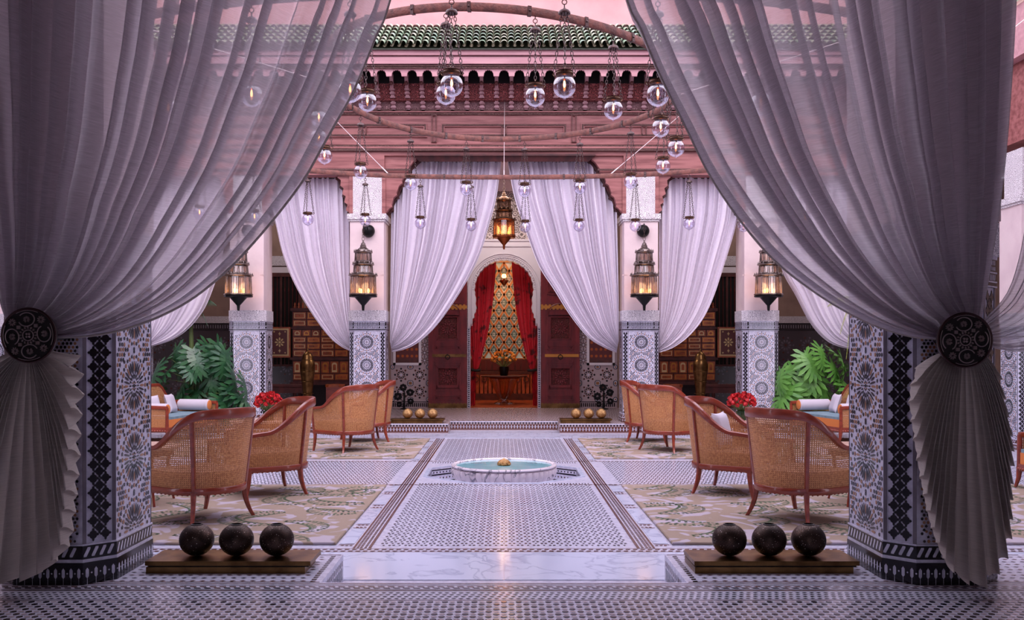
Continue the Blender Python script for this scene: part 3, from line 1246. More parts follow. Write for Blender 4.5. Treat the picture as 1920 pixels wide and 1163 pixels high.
# ------------------------------------------------------------------ far facade
CY = 15.7   # column centre depth
HWc, CHc = .30, .09
fac = thing('wall_far', kind='structure')
mb = MB()
WX = 7.3
mb.box(-1.98, 15.45, 4.42, 1.98, 15.85, 5.15)
for sg in (-1, 1):
    a, b = sorted((sg * 1.98, sg * WX))
    mb.box(a, 15.45, 4.10, b, 15.85, 5.15)
mb.build('frieze_wall', M_wood_red, fac, smooth=False)


def hz(y, Y=15.45):
    return CAMZ + (HY - y) * Y / F


# bead mouldings
mb = MB()
mb2 = MB()
for ya, yb, pr in ((207, 210, .05), (212, 216, .035), (273, 275.5, .035), (280, 284, .05)):
    mb.box(-WX, 15.45 - pr, hz(yb), WX, 15.46, hz(ya))
for ya, yb, pr in ((210, 212, .06), (276, 279.5, .05), (270, 272, .025)):
    mb2.box(-WX, 15.45 - pr, hz(yb), WX, 15.46, hz(ya))
for sg in (-1, 1):
    a, b = sorted((sg * 1.55, sg * WX))
    mb.box(a, 15.42, hz(320), b, 15.46, hz(317))
mb.build('bead_moulding', M_bead, fac, smooth=False)
mb2.build('cornice_moulding', M_wood_red, fac, smooth=False)
# raised frames
def frame(x0, x1, y0, y1, t=.06, pr=.035):
    q = MB()
    z0, z1 = hz(y1), hz(y0)
    X0, X1 = (x0 - VX) * 15.45 / F, (x1 - VX) * 15.45 / F
    for k, (tt, pp, m) in enumerate(((t, pr, 0), (t * .45, pr + .012, 1))):
        o_ = (t - tt) / 2 if k else 0
        a, b, c, d = X0 + o_, X1 - o_, z0 + o_, z1 - o_
        q.box(a, 15.45 - pp, c, b, 15.46, c + tt, m)
        q.box(a, 15.45 - pp, d - tt, b, 15.46, d, m)
        q.box(a, 15.45 - pp, c + tt, a + tt, 15.46, d - tt, m)
        q.box(b - tt, 15.45 - pp, c + tt, b, 15.46, d - tt, m)
    return q.build('raised_frame', [M_wood_red, M_bead], fac, smooth=False)


for k in range(-2, 3):
    c = VX + k * 262
    frame(c - 118, c + 118, 232, 258)
    frame(c - 5 + 131, c + 5 + 131, 216, 268, t=.02)
    frame(c - 5, c + 5, 236, 256, t=.02)
# soffit board, brackets and pierced fascia
q = MB()
q.face([(-WX, 15.42, 5.12), (WX, 15.42, 5.12), (WX, 15.38, 5.30), (-WX, 15.38, 5.30)])
q.build('carved_band', carved('carved_rose_grid', (196, 152, 152), (92, 52, 56), 34), fac, smooth=False)
q = MB()
q.face([(-WX, 15.30, 5.30), (WX, 15.30, 5.30), (WX, 15.16, 5.53), (-WX, 15.16, 5.53)])
q.face([(-WX, 15.16, 5.53), (WX, 15.16, 5.53), (WX, 15.16, 5.80), (-WX, 15.16, 5.80)], 1)  # black sheet painting the shade behind the fascia arches
q.box(-WX, 15.28, 5.29, WX, 15.45, 5.31)
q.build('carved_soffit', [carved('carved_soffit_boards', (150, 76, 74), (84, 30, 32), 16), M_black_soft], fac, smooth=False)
PC = .2425
br = MB()
prof = [(15.45, 5.13), (15.40, 5.13), (15.40, 5.19), (15.37, 5.20), (15.37, 5.25), (15.31, 5.27), (15.31, 5.33), (15.24, 5.34), (15.24, 5.38), (15.20, 5.39), (15.2, 5.43), (15.12, 5.45), (15.10, 5.50), (15.04, 5.54), (15.02, 5.60), (14.95, 5.62), (14.95, 5.66), (15.45, 5.66)]
br.prism([(-.028, y, z) for y, z in prof], (.056, 0, 0))
for z0, z1, yy in ((5.19, 5.215, 15.385), (5.245, 5.27, 15.35), (5.325, 5.345, 15.28), (5.375, 5.395, 15.22), (5.425, 5.445, 15.17)):
    br.box(-.042, yy - .03, z0, .042, 15.45, z1)
br.sphere((0, 15.04, 5.50), .034, 8, 1)
me_br = br.mesh('corbel', [M_bracket, M_wood_dark], False)
for i in range(-30, 31):
    o = piece(me_br, 'corbel', fac, (i * PC + PC / 2, 0, 0))
# fascia with cusped arches
q = MB()
yF = 14.74
for i in range(-30, 31):
    cx = i * PC
    N = 24
    prev = None
    for k in range(N + 1):
        u = -1 + 2 * k / N
        au = abs(u)
        if au > .66:
            z = 5.525
        else:
            z = 5.53 + .085 * math.sqrt(max(0, 1 - (au / .66) ** 2)) + .016 * abs(sin(au / .66 * pi * 2.5))
        x = cx + u * PC / 2
        if prev:
            q.prism([(prev[0], yF, prev[1]), (x, yF, z), (x, yF, 5.92), (prev[0], yF, 5.92)], (0, .03, 0))
        prev = (x, z)
q.build('cusped_fascia', M_wood_pink, fac, smooth=False)
q = MB()
q.box(-WX, 14.70, 5.64, WX, 14.74, 5.655, 0)
q.box(-WX, 14.69, 5.665, WX, 14.74, 5.69, 1)
q.box(-WX, 14.66, 5.70, WX, 14.74, 5.81, 2)
q.box(-WX, 14.70, 5.81, WX, 14.74, 5.825, 3)
q.box(-WX, 14.62, 5.825, WX, 14.74, 5.90, 2)
q.build('eave_moulding', [M_bead, M_bead, M_wood_pink, M_wood_dark], fac, smooth=False)

# stepped wooden brackets at the openings
def stepped(x0, x1, z0, z1, n=6):
    """bracket from the column face x0 towards x1 at the top; scalloped steps"""
    pts = [(x0, z0), (x0, z1), (x1, z1)]
    for k in range(n):
        t = (k + .5) / n
        zc = z1 - (z1 - z0) * (k / n) - .02
        xx = x1 + (x0 - x1) * ((k / n) ** .8)
        d = .035 if x1 > x0 else -.035
        pts += [(xx + d, zc - .02), (xx + d * 1.2, zc - .055), (xx, zc - .085), (xx - d * .4, zc - .10)]
    return pts


def bracket(x0, x1, z0, z1, m=M_wood_red, n=6):
    q = MB()
    pts = stepped(x0, x1, z0, z1, n)
    q.prism([(x, 15.50, z) for x, z in pts], (0, .12, 0), 0)
    pts2 = stepped(x0, x1 + (.06 if x1 > x0 else -.06), z0 - .05, z1, n)
    q.prism([(x, 15.64, z) for x, z in pts2], (0, .12, 0), 1)
    q.build('scalloped_bracket', [m, M_wood_dark], fac, smooth=False)


for sg in (-1, 1):
    bracket(sg * 1.98, sg * 1.50, 3.46, 4.44, n=5)
    for c in (2.265, 4.25, 6.25):
        if c > 2.3 or True:
            bracket(sg * (c + .29), sg * (c + .46), 3.46, 4.14, n=5)
        if c > 2.3:
            bracket(sg * (c - .29), sg * (c - .46), 3.46, 4.14, n=5)
    for c in (2.265, 4.25, 6.25):
        for s2 in (-1, 1):
            q = MB()
            q.box(sg * c + s2 * .24, 15.47, 3.46, sg * c + s2 * .30, 15.8, 4.12)
            q.build('jamb_board', M_wood_red, fac, smooth=False)
q = MB()
q.box(-1.5, 15.36, 4.40, 1.5, 15.5, 4.43, 1)
q.prism([(-1.48, 15.5, 4.42), (1.48, 15.5, 4.42), (1.36, 15.8, 4.42), (-1.36, 15.8, 4.42)], (0, 0, .05), 0)
q.prism([(-1.52, 15.40, 4.42), (1.52, 15.40, 4.42), (1.40, 15.44, 4.32), (-1.40, 15.44, 4.32)], (0, .03, 0), 1)
q.build('opening_lintel', [M_wood_dark, M_wood_dark], fac, smooth=False)
# curtain rails
q = MB()
q.tube([(-1.97, 15.72, 4.385), (1.97, 15.72, 4.385)], .012, 8)
for i in range(66):
    q.box(-1.95 + i * .06, 15.70, 4.36, -1.935 + i * .06, 15.73, 4.385)
for sg in (-1, 1):
    q.tube([(sg * 2.5, 15.75, 4.10), (sg * 7, 15.75, 4.10)], .012, 8)
q.build('curtain_rail', M_black_iron, fac)

# roof with barrel tiles
roof = thing('roof_far', kind='structure')
ROOF_P = .1125
E0 = Vector((0, 14.52, 5.92))
RD = Vector((0, 1.25, .74))
q = MB()
q.prism([(-WX, E0.y + .05, E0.z - .03), (WX, E0.y + .05, E0.z - .03), (WX, E0.y + RD.y, E0.z + RD.z - .03), (-WX, E0.y + RD.y, E0.z + RD.z - .03)], (0, 0, .02))
q.build('roof_bed', M_tile_edge, roof, smooth=False)


def barrel(up=True):
    q = MB()
    L = .27
    sl = RD.normalized()
    rows = []
    for k in range(3):
        t = k / 2
        rad = .053 if up else .026
        c = Vector((0, 0, 0)) + sl * (L * t)
        row = []
        for j in range(7):
            a = pi * j / 6
            rr = rad * (1.05 - .12 * t)
            nrm = Vector((0, -sl.z, sl.y))
            p = c + Vector((1, 0, 0)) * (rr * cos(a)) + nrm * (rr * sin(a) * (1 if up else -.6) + (.042 - .036 * t if up else .014 - .01 * t))
            row.append(tuple(p))
        rows.append(row)
    q.grid(rows, 0)
    # thick front lip
    f = [Vector(p) for p in rows[0]]
    cc = sum(f, Vector()) / len(f)
    inner = [tuple(cc + (p - cc) * .82 + Vector((0, -.002, 0))) for p in f]
    q.grid([[tuple(p + Vector((0, -.002, 0))) for p in f], inner], 1)
    return q


me_up = barrel(True).mesh('roof_tile', [M_roof1, M_tile_edge])

sl = RD.normalized()
rest = MB()
bu, bd = barrel(True), barrel(False)
cnt = 0
NR = 6
for i in range(-64, 65):
    for r_ in range(NR):
        base = E0 + sl * (r_ * .235)
        for up in (True, False):
            x = i * ROOF_P + (0 if up else ROOF_P / 2)
            jz = random.uniform(-.004, .004)
            if abs(i) <= 24 and up:
                o = piece(me_up, 'roof_tile', roof, (x + random.uniform(-.003, .003), base.y, base.z + jz))
                cnt += 1
            else:
                src = bu if up else bd
                n0 = len(rest.v)
                rest.v.extend((p[0] + x, p[1] + base.y, p[2] + base.z + jz) for p in src.v)
                rest.f.extend(tuple(a + n0 for a in f) for f in src.f)
                rest.m.extend(src.m if up else [2 if a_ == 0 else 1 for a_ in src.m])
o = rest.build('roof_tiles', [M_roof, M_tile_edge, M_cream], roof)
o['kind'] = 'stuff'
# pink wall above
mb = MB()
mb.box(-12, 15.75, 5.1, 12, 16.1, 7.22)
struct('wall_upper', mb, M_wallpink)
mb = MB()
mb.box(-12, 15.68, 7.22, 12, 16.2, 7.30)
struct('trim_1', mb, M_stucco_plain)

# side facades of the court
for sg, nm in ((-1, 'left'), (1, 'right')):
    mb = MB()
    a, b = sorted((sg * 7.15, sg * 7.5))
    mb.box(a, 5.46, 4.1, b, 15.9, 5.2, 0)
    mb.box(a - .15, 5.46, 5.2, b + .15, 15.9, 5.9, 1)
    struct('wall_side_frieze_' + nm, mb, [M_wood_red, M_wood_pink])
    mb = MB()
    a, b = sorted((sg * 9.3, sg * 9.5))
    mb.box(a, 4.8, -.3, b, 19.6, 4.4)
    struct('wall_' + nm, mb, M_tanplaster)
    mb = MB()
    a, b = sorted((sg * 7.5, sg * 9.5))
    mb.box(a, 4.8, 4.3, b, 15.9, 4.5)
    struct('ceiling_' + nm, mb, M_wood_dark)
    mb = MB()
    x0, x1 = sg * 6.95, sg * 8.1
    mb.prism([(x0, 5.46, 5.92), (x1, 5.46, 6.6), (x1, 5.46, 6.65), (x0, 5.46, 5.97)], (0, 10.4, 0), 0)
    for k in range(80):
        y = 5.5 + k * .128
        mb.tube([(x0, y, 5.97), (x1, y, 6.65)], .045, 6)
    struct('roof_' + nm, mb, M_roof, smooth=True)

# columns of the far row
L_side = {-2.265: 'tiled column left of the central opening with a lantern', 2.265: 'tiled column right of the central opening with a lantern',
          -4.25: 'tiled column beside the dark-leaved plant with a lantern', 4.25: 'tiled column beside the bright plant with a lantern',
          -6.28: 'tiled column half hidden behind the front left pillar', 6.28: 'tiled column behind the front right pillar'}
for x in (-2.265, 2.265, -4.25, 4.25, -6.28, 6.28):
    column('column', x, CY, HWc, CHc, L_side[x], faces=(0, 2) if x < 0 else (0, 6))
column('column', 7.25, 12.85, HWc, CHc, 'tiled column of the right-hand arcade at the picture edge', faces=(0, 6), base=LOW)
column('column', -7.25, 12.85, HWc, CHc, 'tiled column of the left-hand arcade behind the sheer drape', faces=(0, 2), base=LOW)
# near pillars
NARROW[0] = .07
column('pillar', -2.32, 5.12, .36, .12, 'large tiled pillar in the left foreground with star mosaic', near=True, faces=(0, 2), group='tiled pillars at the front')
column('pillar', 2.275, 5.12, .36, .12, 'large tiled pillar in the right foreground with star mosaic', near=True, faces=(0, 6), group='tiled pillars at the front')

NARROW[0] = 0.0
# ------------------------------------------------------------------ back wall of the far gallery
BW = 19.4


def hb(y, Y=BW):
    return CAMZ + (HY - y) * Y / F


def xb(px, Y=BW):
    return (px - VX) * Y / F


wallb = thing('wall_back', kind='structure')
mb = MB()
for sg in (-1, 1):
    a, b = sorted((sg * .76, sg * 2.0))
    mb.box(a, BW, 0, b, BW + .25, 4.5, 0)
    a, b = sorted((sg * 2.0, sg * 9.4))
    mb.box(a, BW, 0, b, BW + .25, 4.5, 1)
mb.box(-.76, BW, 3.45, .76, BW + .25, 4.5, 0)
mb.build('wall_face', [M_stucco_t, M_tanplaster], wallb, smooth=False)
# spandrel plate with the lobed arch
inner, outer = [], []
for k in range(81):
    a = -pi / 2 * 0 + pi * k / 80
    r = .62 - .016 * abs(sin(a * 15)) * 1.0
    inner.append((r * cos(a), 2.46 + r * sin(a)))
    # outer rect hit
    dx, dz = cos(a), sin(a)
    s1 = .76 / max(1e-6, abs(dx))
    s2 = 1.0 / max(1e-6, dz) if dz > 1e-6 else 1e9
    s_ = min(s1, s2)
    outer.append((s_ * dx, 2.46 + s_ * dz))
dn = [(.60, 2.3), (.59, 2.1), (.585, 2.0), (.62, 1.95), (.62, 1.88), (.655, 1.85), (.66, 1.76), (.69, 1.74), (.70, 1.66)]
dn2 = []
for (x, z), (x2, z2) in zip([(.62, 2.46)] + dn, dn):
    for k in range(1, 4):
        t = k / 3
        xx, zz = x + (x2 - x) * t, z + (z2 - z) * t
        if zz > 2.0:
            xx -= .014 * (k % 2)
        dn2.append((xx, zz))
inner = [(x, z) for x, z in reversed(dn2)] + inner + [(-x, z) for x, z in dn2]
outer = [(.76, z) for x, z in reversed(dn2)] + outer + [(-.76, z) for x, z in dn2]
q = MB()
for y in (BW - .03,):
    q.grid([[(x, y, z) for x, z in inner], [(x, y, z) for x, z in outer]], 0)
q.grid([[(x, BW + .25, z) for x, z in inner], [(x, BW - .03, z) for x, z in inner]], 0)
for r, w_ in ((.665, .018), (.70, .010), (.74, .02)):
    pts = [(r * cos(pi * k / 40), BW - .04, 2.46 + r * sin(pi * k / 40)) for k in range(41)]
    pts = [(r, BW - .04, 1.7)] + pts + [(-r, BW - .04, 1.7)]
    q.tube(pts, w_ / 2, 6, 1)
for k in range(41):
    a = pi * k / 40
    q.sphere((.642 * cos(a), BW - .035, 2.46 + .642 * sin(a)), .014, 6, 1)
q.build('lobed_arch', [M_stucco_plain, M_stucco_plain], wallb, smooth=False)
q = MB()
for a, b, c, d in ((-.76, .76, 3.46, 3.50),):
    q.box(a, BW - .05, c, b, BW, d)
q.box(-2, BW - .05, hb(463), 2, BW, hb(459))
q.build('cornice', M_stucco_plain, wallb, smooth=False)
# jambs with chequered border
q = MB()
for sg in (-1, 1):
    q.box(sg * .70, BW - .02, 0, sg * .76, BW + .25, 1.66, 0)
    for k in range(40):
        z = .02 + k * .041
        q.box(sg * .715, BW - .024, z, sg * .745, BW - .02, z + .02, 1)
q.build('chequered_jamb', [M_tile_white, M_tile_black], wallb, smooth=False)
# dado of rosettes beside the doors and along the wall
q = MB()
base = MB()
base.box(-2.35, BW - .012, 0, -1.5, BW, 1.55)
base.box(1.5, BW - .012, 0, 2.35, BW, 1.55)
base.build('dado_ground', M_tile_beige, wallb, smooth=False)


def rosettes(mbx, x0, x1, z0, z1, s=.34):
    nx, nz = max(1, round((x1 - x0) / s)), max(1, round((z1 - z0) / s))
    dx, dz = (x1 - x0) / nx, (z1 - z0) / nz
    for i in range(nx):
        for j in range(nz):
            cx, cz = x0 + dx * (i + .5), z0 + dz * (j + .5)
            k_ = s / .34
            tl = [([(u, v) for u, v in star(8, .03 * k_, .6)], 2)]
            for k in range(8):
                a = pi * k / 4
                tl.append((petal(a, .04 * k_, .085 * k_, .028 * k_), 0))
                tl.append((petal(a + pi / 8, .06 * k_, .10 * k_, .02 * k_), 3))
                x, y = .125 * k_ * cos(a), .125 * k_ * sin(a)
                tl.append(([(x + u * .022 * k_, y + v * .022 * k_) for u, v in HEX8], 3 if k % 2 else 0))
            for sx in (-1, 1):
                for sz in (-1, 1):
                    for rr, m_ in ((.05, 0), (.036, 2), (.02, 1)):
                        tl.append(([(sx * dx / 2 * .92 + u * rr * k_, sz * dz / 2 * .92 + v * rr * k_) for u, v in HEX8], m_))
            for li, (p, m_) in enumerate(tl):
                pts = [(cx + u, BW - .0135 - .0003 * (m_ == 2) - .0006 * (m_ == 1), cz + v) for u, v in p]
                mbx.face(pts, m_)


rosettes(q, -2.33, -1.56, .16, .86)
rosettes(q, 1.56, 2.33, .16, .86)
rosettes(q, -1.74, -1.56, .9, 1.55, .18)
rosettes(q, 1.56, 1.74, .9, 1.55, .18)
for sg in (-1, 1):
    a, b = sorted((sg * 1.52, sg * 2.35))
    for k in range(int((b - a) / .04)):
        x = a + k * .04
        q.face([(x, BW - .015, .02), (x + .024, BW - .015, .02), (x + .024, BW - .015, .1), (x, BW - .015, .1)], 0)
    q.face([(a, BW - .015, .115), (b, BW - .015, .115), (b, BW - .015, .13), (a, BW - .015, .13)], 0)
q.build('rosette_mosaic', [M_tile_black, M_tile_ochre, M_tile_white, M_tile_brown], wallb, smooth=False)
# darker dado along the side bays
q = MB()
for sg in (-1, 1):
    a, b = sorted((sg * 2.4, sg * 9.3))
    q.box(a, BW - .015, 0, b, BW, 1.60, 0)
    q.box(a, BW - .03, 1.76, b, BW, 1.90, 1)
    q.box(a, BW - .02, 1.60, b, BW, 1.76, 2)
q.build('dark_dado', [mat('dark_zellige_ground', (64, 56, 62), .3), M_stucco, M_tile_black], wallb, smooth=False)
q = MB()
for sg in (-1, 1):
    for x0 in [4.3 + .45 * k for k in range(11)]:
        for z0 in (.25, .70, 1.15):
            cx, cz = sg * (x0 + .2), z0 + .15
            for k in range(10):
                a = 2 * pi * k / 10
                q.face([(cx + u, BW - .017, cz + v) for u, v in petal(a, .05, .12, .035)], 0)
                q.face([(cx + .16 * cos(a) + u * .02, BW - .017, cz + .16 * sin(a) + v * .02) for u, v in HEX8], k % 2)
            q.face([(cx + u, BW - .0175, cz + v) for u, v in star(8, .035, .6)], 1)
        for k in range(9):
            x_ = sg * (x0 + k * .05)
            q.face([(x_, BW - .022, 1.65), (x_ + .022, BW - .022, 1.65), (x_ + .022, BW - .022, 1.72), (x_, BW - .022, 1.72)], 0)
q.build('dark_dado_mosaic', [M_grey_strip, M_tile_brown], wallb, smooth=False)

# framed wall windows next to the doors
for n, sg in ((1, -1), (2, 1)):
    wdw = thing('window_%d' % n, kind='structure')
    x0, x1 = sorted((sg * 1.72, sg * 2.30))
    z0, z1 = hb(685), hb(640) + .5
    q = MB()
    t_ = .05
    q.box(x0, BW - .035, z0, x1, BW - .012, z0 + t_)
    q.box(x0, BW - .035, z1 - t_, x1, BW - .012, z1)
    q.box(x0, BW - .035, z0, x0 + t_, BW - .012, z1)
    q.box(x1 - t_, BW - .035, z0, x1, BW - .012, z1)
    q.build('window_frame', M_stucco_plain, wdw, smooth=False)
    q = MB()
    q.box(x0 + t_, BW - .02, z0 + t_, x1 - t_, BW - .012, z1 - t_)
    q.box(x0 + t_, BW - .03, z0 + t_, x1 - t_, BW - .02, z0 + t_ + .08, 1)
    q.build('shutter', [M_darkred, M_wood_dark], wdw, smooth=False)
    q = MB()
    for i in range(5):
        for j in range(5):
            cx = x0 + t_ + .05 + i * .096
            cz = z0 + t_ + .14 + j * .14
            if cx < x1 - t_ - .03 and cz < z1 - .08:
                q.face([(cx + u, BW - .0215, cz + v) for u, v in star(8, .04, .5)], 0)
    q.build('shutter_inlay', M_copper, wdw, smooth=False)

# doors folded back on either side of the arch
for n, sg in ((1, -1), (2, 1)):
    d = thing('door_%d' % n, (sg * 1.165, BW - .06, 0), 0, kind='structure')
    q = MB()
    W2 = .40
    q.box(-W2, -.03, .02, W2, .03, 3.3)
    for sx in (-1, 1):
        q.box(sx * W2, -.042, .02, sx * (W2 - .085), -.03, 3.3)
    for z in (.10, .44, 1.0, 1.36, 1.92, 2.2, 3.0):
        q.box(-W2 + .085, -.04, z - .035, W2 - .085, -.03, z + .035)
    q.build('door_leaf', M_door, d, smooth=False)
    for (z0, z1, kind) in ((.16, .26, 'flat'), (.36, .90, 'star'), (.93, 1.02, 'flat'), (1.20, 1.30, 'flat'), (1.36, 1.95, 'star'), (2.35, 2.9, 'star')):
        q = MB()
        a = W2 - .13
        for k, (ins, pr) in enumerate(((0, .05), (.035, .040), (.06, .055))):
            x_, zz0, zz1 = a - ins, z0 + ins, z1 - ins
            if zz1 - zz0 < .03 or (kind == 'flat' and k == 2):
                continue
            t_ = .016
            q.box(-x_, -pr, zz0, x_, -.03, zz0 + t_)
            q.box(-x_, -pr, zz1 - t_, x_, -.03, zz1)
            q.box(-x_, -pr, zz0, -x_ + t_, -.03, zz1)
            q.box(x_ - t_, -pr, zz0, x_, -.03, zz1)
        if kind == 'star':
            cz = (z0 + z1) / 2
            q.box(-a + .07, -.038, z0 + .07, a - .07, -.03, z1 - .07, 1)
            for k in range(12):
                p = petal(pi * k / 6, .05, .12, .03, 0, cz)
                q.prism([(x, -.038, z) for x, z in p], (0, -.008, 0), 0)
                p = petal(pi * k / 6 + pi / 12, .11, .16, .022, 0, cz)
                q.prism([(x, -.038, z) for x, z in p], (0, -.006, 0), 0)
        q.build('panel', [M_door, M_door_carve], d, smooth=False)
    # arch moulding over the upper panel
    q = MB()
    pts = [(-.26, -.05, 1.9)] + [(.26 * cos(pi - pi * k / 20), -.05, 1.94 + .22 * sin(pi * k / 20)) for k in range(21)] + [(.26, -.05, 1.9)]
    q.tube(pts, .012, 6)
    q.build('arch_moulding', M_door, d)
    q = MB()
    q.box(-W2 + .08, -.048, 1.055, W2 - .02, -.03, 1.115)
    q.build('strap', M_gold if sg > 0 else M_brass, d, smooth=False)
    q = MB()
    q.box(-W2, -.048, 2.06, W2, -.03, 2.12)
    for k in range(10):
        q.box(-W2 + k * .08, -.048, 2.12, -W2 + k * .08 + .045, -.03, 2.145)
        q.box(-W2 + k * .08, -.048, 2.035, -W2 + k * .08 + .045, -.03, 2.06)
    q.build('strap', M_gold, d, smooth=False)
    q = MB()
    q.box(-W2, -.05, 0.0, W2, .032, .09)
    for k in range(11):
        q.box(-W2 + .01 + k * .073, -.05, .09, -W2 + .04 + k * .073, -.03, .105)
    q.build('kick_plate', M_brass, d, smooth=False)
    q = MB()
    q.tube([(.045 * cos(2 * pi * k / 16), -.065, 1.055 + .045 * sin(2 * pi * k / 16)) for k in range(16)], .009, 6, closed=True)
    q.sphere((0, -.055, 1.10), .014, 8)
    q.build('ring_handle', M_black_iron, d)

# ------------------------------------------------------------------ hall beyond the arch
HBK = 23.0
mb = MB()
mb.box(-2.2, BW, -.05, 2.2, HBK, 0.0)
hall_floor = struct('floor', mb, M_hallwood)
for k in range(9):
    slab(-2.1 + k * .46, BW + .3, -2.1 + (k + 1) * .46, HBK - .1, z=.0, h=.003, parent=hall_floor, m=M_hallwood, name='floorboard')
mb = MB()
mb.box(-2.3, BW + .25, 0, -2.2, HBK, 4.3)
struct('wall_hall_left', mb, M_hallwall)
mb = MB()
mb.box(2.2, BW + .25, 0, 2.3, HBK, 4.3)
struct('wall_hall_right', mb, M_hallwall)
mb = MB()
mb.box(-2.3, BW + .25, 4.3, 2.3, HBK + .2, 4.4)
struct('ceiling_hall', mb, M_hallwall)
mb = MB()
mb.box(-2.3, HBK, 0, 2.3, HBK + .2, 4.3)
struct('wall_hall_end', mb, M_hallwall)
for x_ in (-5.0, 0.0, 5.0):
    light('AREA', (x_, 17.9, 4.45), 22 if x_ == 0 else 9, (1.0, .86, .80), 1.6)  # added ceiling fills without fixtures, brightening the far gallery
light('AREA', (0, 21.2, 4.1), 38, (1.0, .62, .36), 2.0)  # added warm fill for the hall, no fixture
light('POINT', (0, 20.6, 2.75), 14, (1.0, .6, .3), .08)
# lattice window
wn = thing('window_3', (0, HBK - .06, 0), 0, kind='structure')
WZ0, WZ1, WW = 1.0, 3.35, .95
q = MB()
q.box(-WW, .0, WZ0, WW, .03, WZ1)
q.build('glass', M_pane, wn, smooth=False)
q = MB()
DX, DZ = .25, .39
n = 0
for i in range(-14, 15):
    for s2 in (-1, 1):
        pts = []
        x0 = i * DX
        z = WZ0
        # diagonal bars clipped to the frame
        def clip(x, zz):
            return -WW <= x <= WW
        steps = 40
        prev = None
        a = None
        for k in range(steps + 1):
            zz = WZ0 + (WZ1 - WZ0) * k / steps
            x = x0 + s2 * (zz - WZ0) * DX / DZ * 1.0
            if clip(x, zz):
                if a is None:
                    a = (x, zz)
                e = (x, zz)
        if a and (e[1] - a[1]) > .1:
            q.prism([(a[0] - .03, -.03, a[1]), (a[0] + .03, -.03, a[1]), (e[0] + .03, -.03, e[1]), (e[0] - .03, -.03, e[1])], (0, .025, 0))
        a = None
q.box(-WW - .06, -.04, WZ0 - .06, WW + .06, .0, WZ0)
q.box(-WW - .06, -.04, WZ1, WW + .06, .0, WZ1 + .06)
q.build('lattice', mat('honey_wood', (168, 104, 52), .4), wn, smooth=False)
q = MB()
for i in range(-11, 12):
    for j in range(20):
        if (i + j) % 2:
            continue
        cx, cz = i * DX / 1.0, WZ0 + j * DZ / 1.0
        cx, cz = i * DX, WZ0 + (j) * DZ
        if abs(cx) < WW - .05 and cz < WZ1 - .1:
            pass
for i in range(-6, 7):
    for j in range(0, 20):
        cx = (i + (0 if j % 2 else .5)) * DX
        cz = WZ0 + j * DZ / 2
        if abs(cx) < WW - .06 and WZ0 + .05 < cz < WZ1 - .08:
            for k in range(4):
                p = petal(pi * k / 2, .02, .085, .03)
                q.face([(cx + x, -.006, cz + z_ * 1.4) for x, z_ in p], 0)
                for kk in range(3):
                    p = petal(pi * k / 2 + pi / 4 + (kk - 1) * .3, .03, .075, .012)
                    q.face([(cx + x, -.006, cz + z_ * 1.3) for x, z_ in p], 0)
            q.face([(cx + u * .014, -.007, cz + v * .02) for u, v in HEX8], 0)
q.build('leaded_motifs', M_pane_c, wn, smooth=False)
# bench and wall panelling under the window
bz = thing('carved_bench', (0, HBK - .45, 0), 0, 'long carved wooden bench under the lattice window', 'bench')
q = MB()
q.box(-1.0, -.25, 0, 1.0, .25, .16)
q.box(-1.0, -.25, .62, 1.0, .25, .68)
q.build('seat', M_wood_dark, bz, smooth=False)
for k in range(20):
    q = MB()
    x = -.97 + k * .10
    q.box(x, -.24, .16, x + .07, -.215, .62)
    q.build('slat', M_orange_wood, bz, smooth=False)
q = MB()
for k in range(10):
    x = -.87 + k * .2
    q.tube([(x + .06 * cos(a_ * pi / 5), -.26, .5 + .06 * sin(a_ * pi / 5)) for a_ in range(10)], .012, 5, closed=True)
q.build('scroll_frieze', M_wood_dark, bz)
q = MB()
q.box(-1.0, .16, .68, 1.0, .22, .98)
for k in range(14):
    q.box(-.97 + k * .14, .14, .71, -.87 + k * .14, .16, .95, 1)
q.build('back_rail', [M_wood_dark, M_darkred], bz, smooth=False)
# crystal table
ct = thing('crystal_table', (0, 20.75, 0), 0, 'fluted crystal pedestal table with a dark top in the doorway', 'table')
q = MB()
q.lathe([(.02, .0), (.20, .0), (.19, .03), (.10, .07), (.08, .11), (.14, .20), (.20, .34), (.25, .50), (.30, .57), (.27, .60), (.02, .60)], 40, 0, flute=20, fa=.14)
q.build('pedestal', M_crystal, ct)
q = MB()
q.lathe([(.01, .60), (.50, .60), (.52, .615), (.52, .63), (.01, .63)], 40)
q.build('table_top', M_wood_dark, ct)


